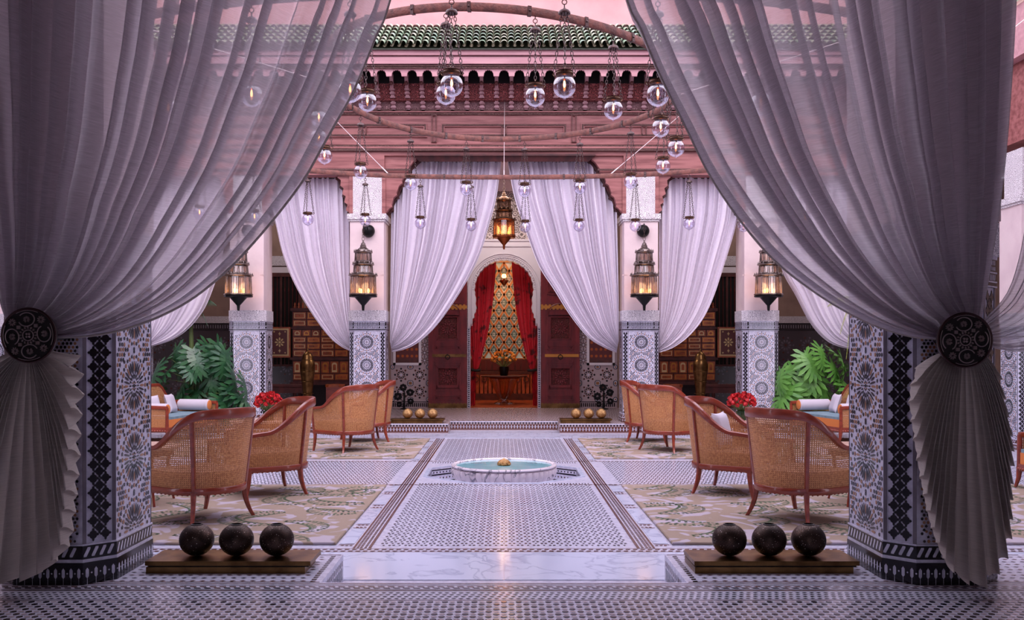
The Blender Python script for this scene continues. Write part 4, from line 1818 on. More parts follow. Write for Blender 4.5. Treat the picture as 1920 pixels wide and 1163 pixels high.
def bouquet(name, loc, label, mflower, rad, nfl, vase_m, vh, vr, fs, leafy=True, group=None):
    t = thing(name, loc, 0, label, 'flowers')
    q = MB()
    q.lathe([(.002, 0), (vr * .7, 0), (vr * .75, .01), (vr, vh * .7), (vr * .95, vh), (vr * .85, vh), (vr * .85, vh * .9), (.002, vh * .88)], 20)
    q.build('vase', vase_m, t)
    fl = MB()
    fl.sphere((0, 0, 0), fs * .5, 8)
    for ring, (nn, rr, tz_) in enumerate(((3, .32, .1), (5, .52, .02), (6, .75, -.08))):
        for k in range(nn):
            a = 2 * pi * k / nn + ring
            c = Vector((cos(a), sin(a), 0))
            s_ = Vector((-sin(a), cos(a), 0))
            b0 = c * fs * rr * .6 + Vector((0, 0, tz_ * fs - fs * .2))
            fl.grid([[tuple(b0 + s_ * (fs * .32 * u) + Vector((0, 0, fs * .75 * v)) + c * (fs * .22 * v * v)) for u in (-1, 0, 1)] for v in (0, .6, 1)])
    me = fl.mesh('bloom', mflower)
    stem = MB()
    lf = MB()
    for k in range(nfl):
        z = 1 - (k + .5) / nfl * 1.25
        a = k * 2.399
        r = math.sqrt(max(0, 1 - z * z))
        j = 1 + random.uniform(-.08, .08)
        p = (rad * r * cos(a) * j, rad * r * sin(a) * j, vh + rad * .62 + rad * .72 * z * j)
        o = piece(me, 'bloom', t, p, random.uniform(0, 6))
        o.rotation_euler = (random.uniform(-.3, .3) - r * sin(a) * .8, r * cos(a) * .8, random.uniform(0, 6))
        stem.tube([(0, 0, vh * .8), (p[0] * .6, p[1] * .6, (vh + p[2]) / 2), p], .004, 4)
        if leafy and k % 2 == 0:
            d = Vector((cos(a + 1), sin(a + 1), .2 + random.random() * .5)).normalized()
            s_ = d.cross(Vector((0, 0, 1))).normalized()
            b0 = Vector((0, 0, vh + rad * .5)) + d * rad * .7
            lf.grid([[tuple(b0 + d * (rad * .5 * v) + s_ * (rad * .12 * u * sin(pi * min(1, v + .1)))) for u in (-1, 0, 1)] for v in (0, .35, .7, 1)])
    stem.build('stems', M_stem, t)
    if leafy:
        lf.build('foliage', M_leaf, t)
    return t


bouquet('flower_arrangement', (0, 20.75, .63), 'yellow flower arrangement in a black vase on the crystal table', M_rose_y, .26, 34, M_black_iron, .20, .11, .05)

# hall ceiling lantern seen through the arch
hl = thing('pendant_lantern', (0, 20.3, 2.72), 0, 'small lit pendant lantern seen through the arch', 'lantern')
q = MB()
q.lathe([(.01, -.14), (.03, -.10), (.09, -.04), (.10, .0)], 8)
for k in range(8):
    a = 2 * pi * k / 8
    q.tube([(.10 * cos(a), .10 * sin(a), 0), (.10 * cos(a), .10 * sin(a), .18), (.04 * cos(a), .04 * sin(a), .25)], .006, 5)
q.tube([(0, 0, .25), (0, 0, 1.57)], .006, 6)
q.build('frame', M_brass, hl)
q = MB()
q.sphere((0, 0, .09), .05, 12)
q.build('bulb', M_bulb_warm, hl)


# ------------------------------------------------------------------ drapery
def drape(name, label, Y, top_px, outer, edge, nf, amp, m, group, nv=60, per=14, k_over=1.25, seed=0, end_amp=.25, hemthick=True):
    """cloth hung from a rail: strands run from the rail to the tie. outer/edge = polylines (x, z) in metres"""
    rnd = random.Random(seed)
    ph = [rnd.uniform(0, 6.28) for _ in range(6)]
    nu = nf * per
    rows = []
    for j in range(nv + 1):
        v = j / nv
        ox, oz = interp(outer, v)
        ex, ez = interp(edge, v)
        row = []
        A = amp * ((1 - v) * (1 - end_amp) + end_amp) * (0.75 + .25 * sin(pi * min(1, v * 1.2)))
        for i in range(nu + 1):
            u = i / nu
            uw = u + .016 * sin(2 * pi * 2.7 * u + ph[0]) + .009 * sin(2 * pi * 7.3 * u + ph[1])
            f = 2 * pi * nf * uw + .7 * sin(3.1 * v + ph[2] + 5 * u)
            us = u + k_over * (.7 + .3 * sin(9 * u + ph[3])) * sin(f) / (2 * pi * nf)
            us = min(1, max(0, us))
            x = ox + (ex - ox) * us
            z = oz + (ez - oz) * us
            dz_ = A * (sin(f + .5) + (.16 + .45 * v * v) * sin(2.3 * f + ph[4] + 2 * v) + .3 * sin(.5 * f + ph[5]))
            row.append((x, Y + dz_, z))
        rows.append(row)
    q = MB()
    q.grid(rows)
    t = thing(name, (0, 0, 0), 0, label, 'curtain', group)
    q.build('cloth', m, t, ang=0)
    return t, rows


def pxl(pts, Y):
    return [((x - VX) * Y / F, CAMZ + (HY - y) * Y / F) for x, y in pts]


def hem_tube(t, rows, idx, r, m):
    q = MB()
    pts = [row[idx] for row in rows]
    q.tube(pts, r, 6)
    q.build('hem', m, t)


YF = 15.72
G = 'white curtains of the far arcade'
# centre pair
specs = [
    ('long white curtain left of the central doorway, tied to its left column', 4.385,
     [(736, 294), (734, 420), (732, 560), (731, 640)],
     [(940, 294), (930, 370), (914, 430), (900, 475), (879, 519), (852, 564), (817, 612), (783, 643), (755, 656), (735, 660)], 22),
    ('long white curtain right of the central doorway, tied to its right column', 4.385,
     [(1156, 294), (1158, 420), (1160, 560), (1160, 640)],
     [(950, 294), (964, 370), (984, 430), (1010, 499), (1038, 543), (1069, 592), (1103, 633), (1134, 652), (1156, 661)], 22),
    ('white curtain in the bay left of the left lantern column, tied on its right', 4.10,
     [(657, 328), (657, 450), (657, 560), (658, 640)],
     [(502, 328), (508, 380), (518, 424), (531, 479), (553, 534), (586, 590), (618, 632), (640, 650), (657, 658)], 14),
    ('white curtain in the bay right of the right lantern column, tied on its left', 4.10,
     [(1236, 328), (1236, 450), (1236, 560), (1235, 640)],
     [(1388, 328), (1386, 380), (1379, 427), (1356, 503), (1336, 562), (1315, 603), (1288, 634), (1260, 653), (1236, 661)], 14),
    ('small white curtain behind the dark-leaved plant, tied on its left', 4.10,
     [(281, 328), (281, 450), (281, 560), (281, 630)],
     [(428, 328), (424, 420), (410, 500), (390, 562), (373, 593), (349, 620), (321, 638), (284, 650)], 10),
    ('white curtain hanging above the bright plant, tied on its right', 4.10,
     [(1612, 328), (1612, 450), (1612, 560), (1612, 630)],
     [(1462, 328), (1458, 420), (1466, 500), (1494, 555), (1521, 606), (1549, 637), (1575, 650), (1608, 656)], 10),
]
for n, (lb, zt_, ou, ed, nf) in enumerate(specs):
    t, rows = drape('curtain', lb, YF, 0, pxl(ou, YF), pxl(ed, YF), nf, .060, M_far_cloth, G, nv=44, per=16, k_over=1.45, seed=n, end_amp=.35)
    hem_tube(t, rows, -1, .006, M_far_cloth)

# the large sheer front drapes
YN = 4.58
zt_n = -480
GN = 'sheer front drapes'
t1, rows = drape('sheer_drape', 'large sheer drape sweeping across the upper left, gathered at its medallion', YN, 0,
                 pxl([(-140, zt_n), (-120, -100), (-60, 300), (0, 560), (30, 622)], YN),
                 pxl([(830, zt_n), (790, -250), (727, 0), (702, 62), (680, 118), (655, 176), (625, 230), (603, 270), (570, 330), (531, 385), (476, 452), (421, 510), (350, 566), (270, 605), (190, 627), (110, 633), (70, 630)], YN),
                 22, .085, M_sheer, GN, nv=90, per=22, k_over=1.9, seed=11, end_amp=.5)
hem_tube(t1, rows, -1, .006, M_tail)
t2, rows = drape('sheer_drape', 'large sheer drape sweeping across the upper right, gathered at its medallion', YN, 0,
                 pxl([(1915, zt_n), (1905, -100), (1880, 300), (1840, 560), (1818, 630)], YN),
                 pxl([(1060, zt_n), (1098, -250), (1165, 0), (1193, 60), (1231, 146), (1281, 242), (1325, 325), (1374, 396), (1424, 457), (1468, 500), (1518, 538), (1575, 575), (1640, 608), (1710, 630), (1770, 636), (1795, 636)], YN),
                 21, .085, M_sheer, GN, nv=90, per=22, k_over=1.9, seed=23, end_amp=.5)
hem_tube(t2, rows, -1, .006, M_tail)
t3, rows = drape('sheer_drape', 'edge of a sheer drape reaching the right medallion from the picture edge', YN + .03, 0,
                 pxl([(1925, zt_n), (1925, -100), (1930, 300), (1900, 520), (1832, 615)], YN + .03),
                 pxl([(2500, zt_n), (2400, 100), (2250, 450), (2080, 600), (1980, 650), (1900, 660), (1850, 648)], YN + .03),
                 11, .05, M_sheer, GN, nv=60, per=20, k_over=1.7, seed=5)


# gathered tails under the medallions
def tail(label, tie, hem, Y, nf, seed, par):
    """hem: polyline in px from one side, down and up the other side"""
    hem = pxl(hem, Y)
    tx, tz = pxl([tie], Y)[0]
    rnd = random.Random(seed)
    ph = [rnd.uniform(0, 6.28) for _ in range(5)]
    per = 14
    nu = nf * per
    nv = 50
    rows = []
    for j in range(nv + 1):
        v = j / nv
        row = []
        for i in range(nu + 1):
            u = i / nu
            f = 2 * pi * nf * (u + .006 * sin(14 * u + ph[0])) + .5 * sin(4 * v + ph[1])
            hx, hz_ = interp(hem, min(1, max(0, u + 1.0 * sin(2 * f) / (4 * pi * nf))))
            sx = tx + (u - .5) * .12
            sz = tz - .02
            # strand bulges outward then falls
            b = v ** .75
            x = sx + (hx - sx) * b
            z = sz + (hz_ - sz) * (v ** 1.12)
            A = .010 + .040 * v
            zig = 0.010 * sin(f) * v ** 3
            row.append((x + zig, Y + A * (sin(f) + .3 * sin(2 * f + ph[2])), z + zig * .7))
        rows.append(row)
    q = MB()
    q.grid(rows)
    t = thing('curtain_tail', (0, 0, 0), 0, label, 'curtain', 'gathered curtain tails')
    q.build('cloth', M_tail, t, ang=0)
    # folded hem band
    q = MB()
    band = [rows[-1], [(p[0] + (p[0] - tx) * -.01, p[1] - .004, p[2] + .035) for p in rows[-1]]]
    q.grid(band)
    return t


tail('gathered taupe curtain tail with a ruffled edge below the left medallion', (55, 640),
     [(140, 668), (146, 700), (148, 740), (143, 793), (140, 871), (131, 970), (120, 1030), (80, 1072), (41, 1086), (-5, 1086), (-40, 1060), (-60, 960), (-62, 850), (-50, 740), (-30, 680)], 4.56, 26, 3, None)
tail('gathered taupe curtain tail with a ruffled edge below the right medallion', (1808, 648),
     [(1720, 690), (1707, 741), (1710, 783), (1722, 866), (1741, 964), (1761, 1027), (1783, 1068), (1824, 1096), (1852, 1090), (1872, 1058), (1888, 1016), (1892, 902), (1894, 850), (1886, 790), (1870, 700)], 4.56, 26, 8, None)


# medallions
def medallion(px, py, label):
    Y = 4.40
    x, _, z = P(px, py, Y)
    t = thing('tieback_medallion', (x, Y, z), 0, label, 'medallion', 'openwork tieback medallions')
    R = 50 * Y / F

    def ring(mbx, cx, cz, r, w_, y=-.012, n=20, sq=1.0, a0=0, a1=2 * pi, rot=0):
        pts = []
        for k in range(n + 1):
            a = a0 + (a1 - a0) * k / n
            u, v = r * cos(a), r * sq * sin(a)
            pts.append((cx + u * cos(rot) - v * sin(rot), y, cz + u * sin(rot) + v * cos(rot)))
        mbx.tube(pts, w_, 6)
    q = MB()
    q.X = Matrix.Rotation(pi / 2, 4, 'X')
    q.lathe([(.001, -.02), (R * .99, -.02), (R * .99, .0), (.001, .0)], 48)
    q.X = None
    q.build('back_plate', mat('medallion_ground', (20, 13, 15), .6), t)
    q = MB()
    ring(q, 0, 0, R, R * .05, y=-.006, n=48)
    q.build('rim', mat('medallion_rim', (58, 30, 32), .35, metal=.5), t)
    q = MB()
    ring(q, 0, 0, R * .20, R * .022)
    for k in range(16):
        a = 2 * pi * k / 16
        p = petal(a, R * .235, R * .34, R * .06)
        q.prism([(u, -.004, v) for u, v in p], (0, -.010, 0))
    for k in range(4):
        a = pi / 2 * k + pi / 4
        q.sphere((R * .07 * cos(a), -.012, R * .07 * sin(a)), R * .05, 8)
        a = pi / 2 * k + .1
        cx, cz = R * .60 * cos(a), R * .60 * sin(a)
        ring(q, cx, cz, R * .30, R * .024, sq=.85, rot=a + pi / 2, a0=.3, a1=5.6)
        for s_, b in ((.0, 0), (.1, 1.8), (.1, -1.8)):
            for kk in range(3):
                p = petal(a + b + (kk - 1) * .7, R * .02, R * .13, R * .06)
                q.prism([(cx + u, -.004, cz + v) for u, v in p], (0, -.008, 0))
        a2 = a + pi / 4
        fx, fz = R * .76 * cos(a2), R * .76 * sin(a2)
        for kk in range(9):
            p = petal(2 * pi * kk / 9, R * .03, R * .15, R * .05)
            q.prism([(fx + u, -.004, fz + v) for u, v in p], (0, -.010, 0))
        gx, gz = R * .46 * cos(a2), R * .46 * sin(a2)
        q.prism([(gx - R * .07, -.004, gz - R * .06), (gx + R * .07, -.004, gz - R * .06), (gx + R * .07, -.004, gz + R * .07), (gx - R * .07, -.004, gz + R * .07)], (0, -.010, 0))
        ring(q, 0, 0, R * .93, R * .015, n=12, a0=a - .5, a1=a + .4)
    q.build('scrollwork', mat('pewter_scroll', (150, 134, 134), .4, metal=.6), t)
    q = MB()
    q.tube([(0, .01, 0), (0, .17, 0)], .02, 10)
    q.tube([(-.03, .13, -.01), (0, .17, -.02), (.03, .36, 0)], .012, 6)
    q.build('mount', M_black_iron, t)
    return t


medallion(55, 629, 'round dark openwork medallion holding the left drape')
medallion(1808, 638, 'round dark openwork medallion holding the right drape')

# red hall curtains
for sg, nm in ((-1, 'red velvet curtain inside the arch, left side'), (1, 'red velvet curtain inside the arch, right side')):
    Yc = 19.95
    ou = [(VX + sg * 85, 470), (VX + sg * 80, 560), (VX + sg * 66, 640), (VX + sg * 58, 690)]
    ed = [(VX + sg * 13, 470), (VX + sg * 17, 530), (VX + sg * 24, 590), (VX + sg * 34, 640), (VX + sg * 46, 685), (VX + sg * 52, 697)]
    t, rows = drape('red_curtain', nm, Yc, 0, pxl(ou, Yc), pxl(ed, Yc), 7, .035, M_red_cloth, 'red curtains in the arch', nv=30, per=12, k_over=.9, seed=40 + sg)
    q = MB()
    rws = []
    for j in range(12):
        v = j / 11
        row = []
        for i in range(49):
            u = i / 48
            x0 = sg * (52 + 8 * u) * Yc / F
            x1 = sg * (54 + 12 * u) * Yc / F
            row.append((x0 + (x1 - x0) * v, Yc + .03 * sin(u * 25) * (.3 + v), CAMZ - .40 * Yc / 19.95 + (0.01 - CAMZ + .40) * v))
        rws.append(row)
    q.grid(rws)
    q.build('tail', M_red_cloth, t, ang=0)
    q = MB()
    q.tube([(sg * .50, Yc - .06, .77), (sg * .60, Yc - .09, .76), (sg * .70, Yc - .03, .78)], .03, 8)
    q.build('tieback', mat('black_tassel', (20, 14, 14), .8), t)

# ------------------------------------------------------------------ rugs
for (x0, y0, x1, y1, lb) in ((-5.3, 6.46, -1.165, 9.26, 'beige rug with green leaf scrolls, front left'), (1.165, 6.46, 5.3, 9.26, 'beige rug with green leaf scrolls, front right'),
                             (-5.6, 11.55, -1.12, 14.15, 'beige rug with green leaf scrolls, far left beside the step'), (1.12, 11.55, 5.6, 14.15, 'beige rug with green leaf scrolls, far right beside the step')):
    t = thing('rug', ((x0 + x1) / 2, (y0 + y1) / 2, LOW + .003), 0, lb, 'rug', 'leaf-patterned rugs')
    a, b = (x1 - x0) / 2, (y1 - y0) / 2
    q = MB()
    rows = []
    for s_, z in ((1.0, .0), (1.0, .010), (.997, .016)):
        rows.append([(-a * s_, -b * s_, z), (a * s_, -b * s_, z), (a * s_, b * s_, z), (-a * s_, b * s_, z)])
    q.grid(rows, 0, close_u=True)
    q.face(rows[-1])
    q.build('pile', M_rug, t, smooth=False)
    sc = MB()
    rg = random.Random(int(x0 * 10 + y0 * 7))
    zz = .0175
    nxs, nys = max(2, int((x1 - x0) / .56)), 6
    for jj in range(nys):
        for ii in range(nxs):
            cx = -a + (ii + .5 + rg.uniform(-.2, .2)) * 2 * a / nxs
            cy = -b + (jj + .5 + rg.uniform(-.12, .12)) * 2 * b / nys
            Ls = rg.uniform(.34, .56)
            an = rg.uniform(-.35, .35) + (pi if rg.random() < .5 else 0)
            cur = rg.uniform(1.6, 3.4) * rg.choice((-1, 1))
            wmax = rg.uniform(.06, .12)

            def sp(tt):
                # spiral spine
                x_, y_, aa = 0, 0, 0
                for s_ in range(int(tt * 24)):
                    aa = cur * (s_ / 24) ** 1.6
                    x_ += cos(aa) * Ls * 1.5 / 24
                    y_ += sin(aa) * Ls * 1.5 / 24
                return x_ - Ls * .5, y_, aa
            for kk in range(24):
                tt = kk / 24
                X_, Y_, aa = sp(tt)
                wv_ = wmax * sin(pi * min(1, tt * 1.05 + .03)) + .008
                for sd in (-1, 1):
                    for (lo_, hi_, tl_) in ((.86, 1.0, .0), (.25, .62, .5)):
                        if tl_ and kk % 2:
                            continue
                        dl = Ls * 1.5 / 24 * .72
                        p4 = [(0, lo_ * wv_ * sd), (dl, lo_ * wv_ * sd), (dl + tl_ * dl, hi_ * wv_ * sd + .012 * sd), (tl_ * dl, hi_ * wv_ * sd + .012 * sd)]
                        pts = []
                        for u_, v_ in p4:
                            gx, gy = X_ + u_ * cos(aa) - v_ * sin(aa), Y_ + u_ * sin(aa) + v_ * cos(aa)
                            pts.append((cx + gx * cos(an) - gy * sin(an), cy + gx * sin(an) + gy * cos(an), zz))
                        if all(abs(p_[0]) < a - .03 and abs(p_[1]) < b - .03 for p_ in pts):
                            sc.face(pts if sd > 0 else pts[::-1], 0 if rg.random() < .75 else 1)
    o_ = sc.build('leaf_scrolls', [mat('green_rug_wool', (84, 98, 72), .95), mat('dark_green_rug_wool', (50, 66, 50), .95)], t, smooth=False)
    o_['kind'] = 'stuff'


# ------------------------------------------------------------------ tub chairs
def plan(s, r):
    a = abs(s)
    y0 = -.02
    if a <= .62:
        th = a / .62 * pi / 2
        return (math.copysign(r * sin(th), s), y0 - r * cos(th) * 1.02)
    return (math.copysign(r, s), y0 + (a - .62) / .38 * .34)


def rail_h(s):
    a = abs(s)
    if a < .28:
        return .85 - .01 * (a / .28) ** 2
    if a < .80:
        t = (a - .28) / .52
        return .84 - .26 * (t * t * (3 - 2 * t))
    return .58 - .02 * (a - .80) / .2


def make_chair():
    t = thing('tub_chair', (0, 0, 0), 0, 'x', 'chair', 'caned tub chairs')
    R0, R1 = .315, .385
    ss = [-1 + 2 * k / 56 for k in range(57)]

    def rtop(s):
        return R0 + (R1 - R0) * (rail_h(s) - .27) / .6
    q = MB()
    pts = [(*plan(s, rtop(s)), rail_h(s)) for s in ss]
    W = [.036 + .012 * abs(s) for s in ss]
    H = [.078 - .042 * min(1, max(0, (abs(s) - .2) / .5)) for s in ss]
    # scrolled ends down to the front posts
    q.sweep(pts, W, H)
    q.build('top_rail', M_chair, t)
    q = MB()
    pts = [(*plan(s, R0), .255) for s in ss]
    q.sweep(pts + [], .032, .05)
    q.box(-R0, plan(1, R0)[1] - .018, .232, R0, plan(1, R0)[1] + .014, .28)
    # carved lower edge
    for k in range(40):
        s = -1 + 2 * (k + .5) / 40
        x, y = plan(s, R0 + .004)
        q.sphere((x, y, .233), .010, 6)
    q.build('seat_rail', M_chair, t)
    for a, b in ((-1, -.37), (-.37, .37), (.37, 1)):
        q = MB()
        q.uv = []
        n = 22
        rows = []
        for j in range(9):
            v = j / 8
            row = []
            for i in range(n + 1):
                s = a + (b - a) * i / n
                z = .27 + (rail_h(s) - .02 - .27) * v
                r = R0 + (R1 - R0) * (z - .27) / .6
                row.append((*plan(s, r), z))
                q.uv.append((s * .78, z))
            rows.append(row)
        q.grid(rows)
        q.build('cane_panel', M_cane, t, ang=0)
    for s in (-.37, .37, -.985, .985):
        q = MB()
        h = rail_h(s) - .01
        pts, rr = [], []
        for k in range(8):
            z = .23 + (h - .23) * k / 7
            r = R0 + (R1 - R0) * (z - .27) / .6 + .003
            pts.append((*plan(s, r), z))
        q.tube(pts, [.017] * 8, 8)
        q.build('post', M_chair, t)
    for s, out in ((-.37, 1), (.37, 1), (-.97, .3), (.97, .3)):
        q = MB()
        x, y = plan(s, R0)
        d = Vector((x, y + (.1 if abs(s) > .9 else 0), 0)).normalized() if abs(s) < .9 else Vector((0, 1, 0))
        if abs(s) > .9:
            y -= .01
        rows = []
        for k in range(9):
            v = k / 8
            off = (.07 if abs(s) < .9 else .035) * (v ** 2.2)
            c = Vector((x, y, .25 - .25 * v)) + d * off
            w_ = .024 - .009 * v
            e = Vector((-d.y, d.x, 0))
            rows.append([tuple(c + d * (w_ * u) + e * (w_ * .85 * v2)) for u, v2 in ((-1, -.6), (-.6, -1), (.6, -1), (1, -.6), (1, .6), (.6, 1), (-.6, 1), (-1, .6))])
        n0 = len(q.v)
        q.grid(rows, 0, close_u=True)
        q.f.append(tuple(n0 + 64 + i for i in range(8)))
        q.m.append(0)
        q.build('leg', M_chair, t)
    # seat cushion
    q = MB()
    rows = []
    for zz, sc in ((.275, .90), (.29, .96), (.37, .97), (.395, .92), (.405, .7), (.408, 0.02)):
        rows.append([(plan(s, R0 * sc)[0], plan(s, R0 * sc)[1] * (sc if sc < .9 else 1) - (.02 if abs(s) > .9 else 0), zz) for s in [-1 + 2 * k / 40 for k in range(41)]])
    q.grid(rows, 0, close_u=True)
    q.build('seat_cushion', mat('tan_seat_cloth', (140, 94, 66), .85), t)
    return t


chair = make_chair()


def face_rz(dx, dy):
    return math.atan2(dy, dx) - pi / 2


chairs = [
    (2.34, 7.40, (.85, .52), 'tub chair at front right, seen from behind beside the large pillar'),
    (2.13, 8.80, (.85, -.52), 'tub chair just behind the front right one, white pillow inside'),
    (2.20, 12.42, (.78, .62), 'tub chair in the far right group, back towards the fountain'),
    (2.13, 13.72, (.93, -.36), 'small-looking tub chair at the right step, nearest the doorway'),
    (-2.40, 7.40, (-.85, .52), 'tub chair at front left, seen from behind beside the large pillar'),
    (-2.20, 8.75, (-.85, -.52), 'tub chair just behind the front left one, arm before the red roses'),
    (-2.08, 12.42, (-.78, .62), 'tub chair in the far left group, back towards the fountain'),
    (-2.02, 13.72, (-.93, -.36), 'small-looking tub chair at the left step, nearest the doorway'),
]
for i, (x, y, d, lb) in enumerate(chairs):
    z = LOW + .019
    if i == 0:
        c = chair
        c.location = (x, y, z)
        c.rotation_euler = (0, 0, face_rz(*d))
        c['label'] = lb
    else:
        c = dup(chair, (x, y, z), face_rz(*d), lb)


def pillow_mesh(w_, h_, d_):
    q = MB()
    n = 10
    for sg in (-1, 1):
        rows = []
        for j in range(n + 1):
            v = -1 + 2 * j / n
            row = []
            for i in range(n + 1):
                u = -1 + 2 * i / n
                k = (1 - u ** 4) * (1 - v ** 4)
                pin = 1 - .12 * (1 - abs(u * v))
                row.append((u * w_ / 2 * (1 - .10 * (1 - v * v) * abs(u) ** 3), sg * d_ / 2 * k ** .5 if k > 0 else 0, v * h_ / 2 * (1 - .10 * (1 - u * u) * abs(v) ** 3)))
            rows.append(row if sg > 0 else row[::-1])
        q.grid(rows)
    return q


me_pil = pillow_mesh(.42, .40, .13).mesh('pillow', M_cush_w, ang=0)


def pillow(x, y, z, rz, tilt, label, sc=1):
    o = bpy.data.objects.new('pillow', me_pil)
    COL.objects.link(o)
    o.location = (x, y, z)
    o.rotation_euler = (tilt, 0, rz)
    o.scale = (sc, sc, sc)
    return tag(o, label, 'pillow', 'loose white pillows')


for (x, y, d, lb), txt in ((chairs[1], 'white pillow leaning in the tub chair behind the front right one'), (chairs[3], 'white pillow in the right step chair'),
                           (chairs[7], 'white pillow in the left step chair')):
    dv = Vector(d).normalized()
    pillow(x - dv.x * .08, y - dv.y * .08, LOW + .60, face_rz(*d), .25, txt, .85)


# ------------------------------------------------------------------ sofas
def make_sofa(sx=1):
    """front along -y local, length on x"""
    t = thing('caned_sofa', (0, 0, 0), 0, 'x', 'sofa', 'caned sofas')
    Lh, D = .72, .34
    q = MB()
    n = 40
    pts = []
    for k in range(n + 1):
        u = -1 + 2 * k / n
        a = abs(u)
        z = .50 + .30 * (1 - min(1, max(0, (a - .25) / .55))) ** 1.3 if a > .25 else .80
        z = .80 if a <= .25 else .52 + .28 * .5 * (1 + cos(pi * min(1, (a - .25) / .6)))
        pts.append((u * Lh, D + .03, z))
    left = [(-Lh, D - .10, .53), (-Lh, 0, .52), (-Lh, -D, .51)]
    full = left[::-1] + pts + [(Lh, D - .10, .53), (Lh, 0, .52), (Lh, -D, .51)]
    q.sweep(full, .05, .05)
    q.build('top_rail', M_chair, t)
    q = MB()
    q.box(-Lh, -D - .02, .17, Lh, -D + .03, .23)
    q.box(-Lh, D, .17, Lh, D + .04, .23)
    q.box(-Lh - .02, -D, .17, -Lh + .03, D, .23)
    q.box(Lh - .03, -D, .17, Lh + .02, D, .23)
    for k in range(36):
        q.sphere((-Lh + .02 + k * .04, -D - .022, .18), .016, 6)
    for k in range(17):
        for sg in (-1, 1):
            q.sphere((sg * (Lh + .02), -D + .02 + k * .04, .18), .016, 6)
    q.build('seat_rail', M_chair, t)
    # cane backs
    q = MB()
    q.uv = []
    rows = []
    for j in range(6):
        v = j / 5
        row = []
        for k in range(n + 1):
            x, y, z = pts[k]
            zz = .22 + (z - .24) * v
            row.append((x, y - .02, zz))
            q.uv.append((x, zz))
        rows.append(row)
    q.grid(rows)
    q.build('cane_panel', M_cane, t, ang=0)
    for sg in (-1, 1):
        q = MB()
        q.uv = [(-D, .22), (D, .22), (D, .5), (-D, .5)]
        q.face([(sg * (Lh + .003), -D, .22), (sg * (Lh + .003), D, .22), (sg * (Lh + .003), D, .51), (sg * (Lh + .003), -D, .51)])
        q.build('cane_panel', M_cane, t, smooth=False)
        for yy in (-D, D):
            q = MB()
            q.tube([(sg * Lh, yy, .51), (sg * Lh, yy, .2)], [.022, .026], 8)
            q.build('post', M_chair, t)
            q = MB()
            q.tube([(sg * Lh, yy, .2), (sg * Lh, yy + math.copysign(.01, yy), .09), (sg * Lh, yy + math.copysign(.04, yy), .0)], [.03, .022, .014], 8)
            q.build('leg', M_chair, t)
    q = MB()
    q.tube([(0, D + .02, .23), (0, D + .03, .79)], .016, 8)
    q.build('post', M_chair, t)
    q = MB()
    for z0, z1, ins in ((.23, .34, .02),):
        q.box(-Lh + .03, -D - .01, z0, Lh - .03, D - .01, z1, 0)
    q.box(-Lh + .035, -D - .005, .34, Lh - .035, D - .015, .375, 1)
    q.build('seat_cushion', [M_cush_o, M_cush_b], t, smooth=False)
    return t


def bolster(loc, rz, label, ln=.5):
    t = thing('bolster', loc, rz, label, 'bolster', 'round bolsters on the sofas')
    q = MB()
    q.X = Matrix.Rotation(pi / 2, 4, 'X')
    q.lathe([(.001, -ln / 2), (.07, -ln / 2 + .004), (.085, -ln / 2 + .02), (.085, ln / 2 - .02), (.07, ln / 2 - .004), (.001, ln / 2)], 20)
    q.build('cover', M_cush_w, t)
    q = MB()
    for sg in (-1, 1):
        q.tube([(0, sg * (ln / 2 - .002), 0), (0, sg * (ln / 2 + .006), 0)], [.074, .06], 16)
    q.build('end_disc', M_cush_o, t)


sofa = make_sofa()
sz_ = LOW + .019
s_specs = [(4.98, 14.02, -pi / 2 + .19, 'caned sofa at far right before the bright plant'),
           (-4.98, 14.02, pi / 2 - .19, 'caned sofa at far left before the dark-leaved plant'),
           (5.35, 8.35, -pi / 2, 'caned sofa cut off by the right picture edge')]
for i, (x, y, rz, lb) in enumerate(s_specs):
    if i == 0:
        sofa.location = (x, y, sz_)
        sofa.rotation_euler = (0, 0, rz)
        sofa['label'] = lb
    else:
        dup(sofa, (x, y, sz_), rz, lb)
    M = Matrix.Rotation(rz, 4, 'Z')
    side = 1 if rz > 0 else -1
    # local x towards far end: compute both ends
    for e, nm in ((-1, 'first'), (1, 'second')):
        v = M @ Vector((e * .60, -.02, 0))
        far = (y + v.y) > y
        bolster((x + v.x, y + v.y, LOW + .50), rz, 'white bolster, %s end of the %s' % ('far' if far else 'near', lb.replace('caned ', '')), .52)
    for e in (-.28, .22):
        v = M @ Vector((e, .16, 0))
        if i < 2:
            pillow(x + v.x, y + v.y, LOW + .54, rz + e * .8, -.3, 'white pillow nearer the %s end of the %s' % ('far' if (M @ Vector((e, 0, 0))).y > 0 else 'near', lb.replace('caned ', '')), .75)


# ------------------------------------------------------------------ low tables and roses
def table(x, y, label, r=.36, h=.50):
    t = thing('side_table', (x, y, LOW + .019), 0, label, 'table', 'round side tables')
    q = MB()
    q.lathe([(.001, h - .03), (r * .96, h - .03), (r, h - .02), (r, h - .004), (r * .98, h), (.001, h)], 36)
    q.build('table_top', mat('pale_table_top', (206, 170, 150), .25, col2=(190, 150, 130), nscale=6), t)
    q = MB()
    q.lathe([(r * .85, h - .08), (r * .85, h - .03)], 24)
    q.build('apron', M_chair, t)
    for k in range(4):
        a = pi / 4 + pi / 2 * k
        q = MB()
        q.tube([(r * .8 * cos(a), r * .8 * sin(a), h - .04), (r * .75 * cos(a), r * .75 * sin(a), h * .5), (r * .92 * cos(a), r * .92 * sin(a), 0)], [.018, .014, .011], 8)
        q.build('leg', M_chair, t)


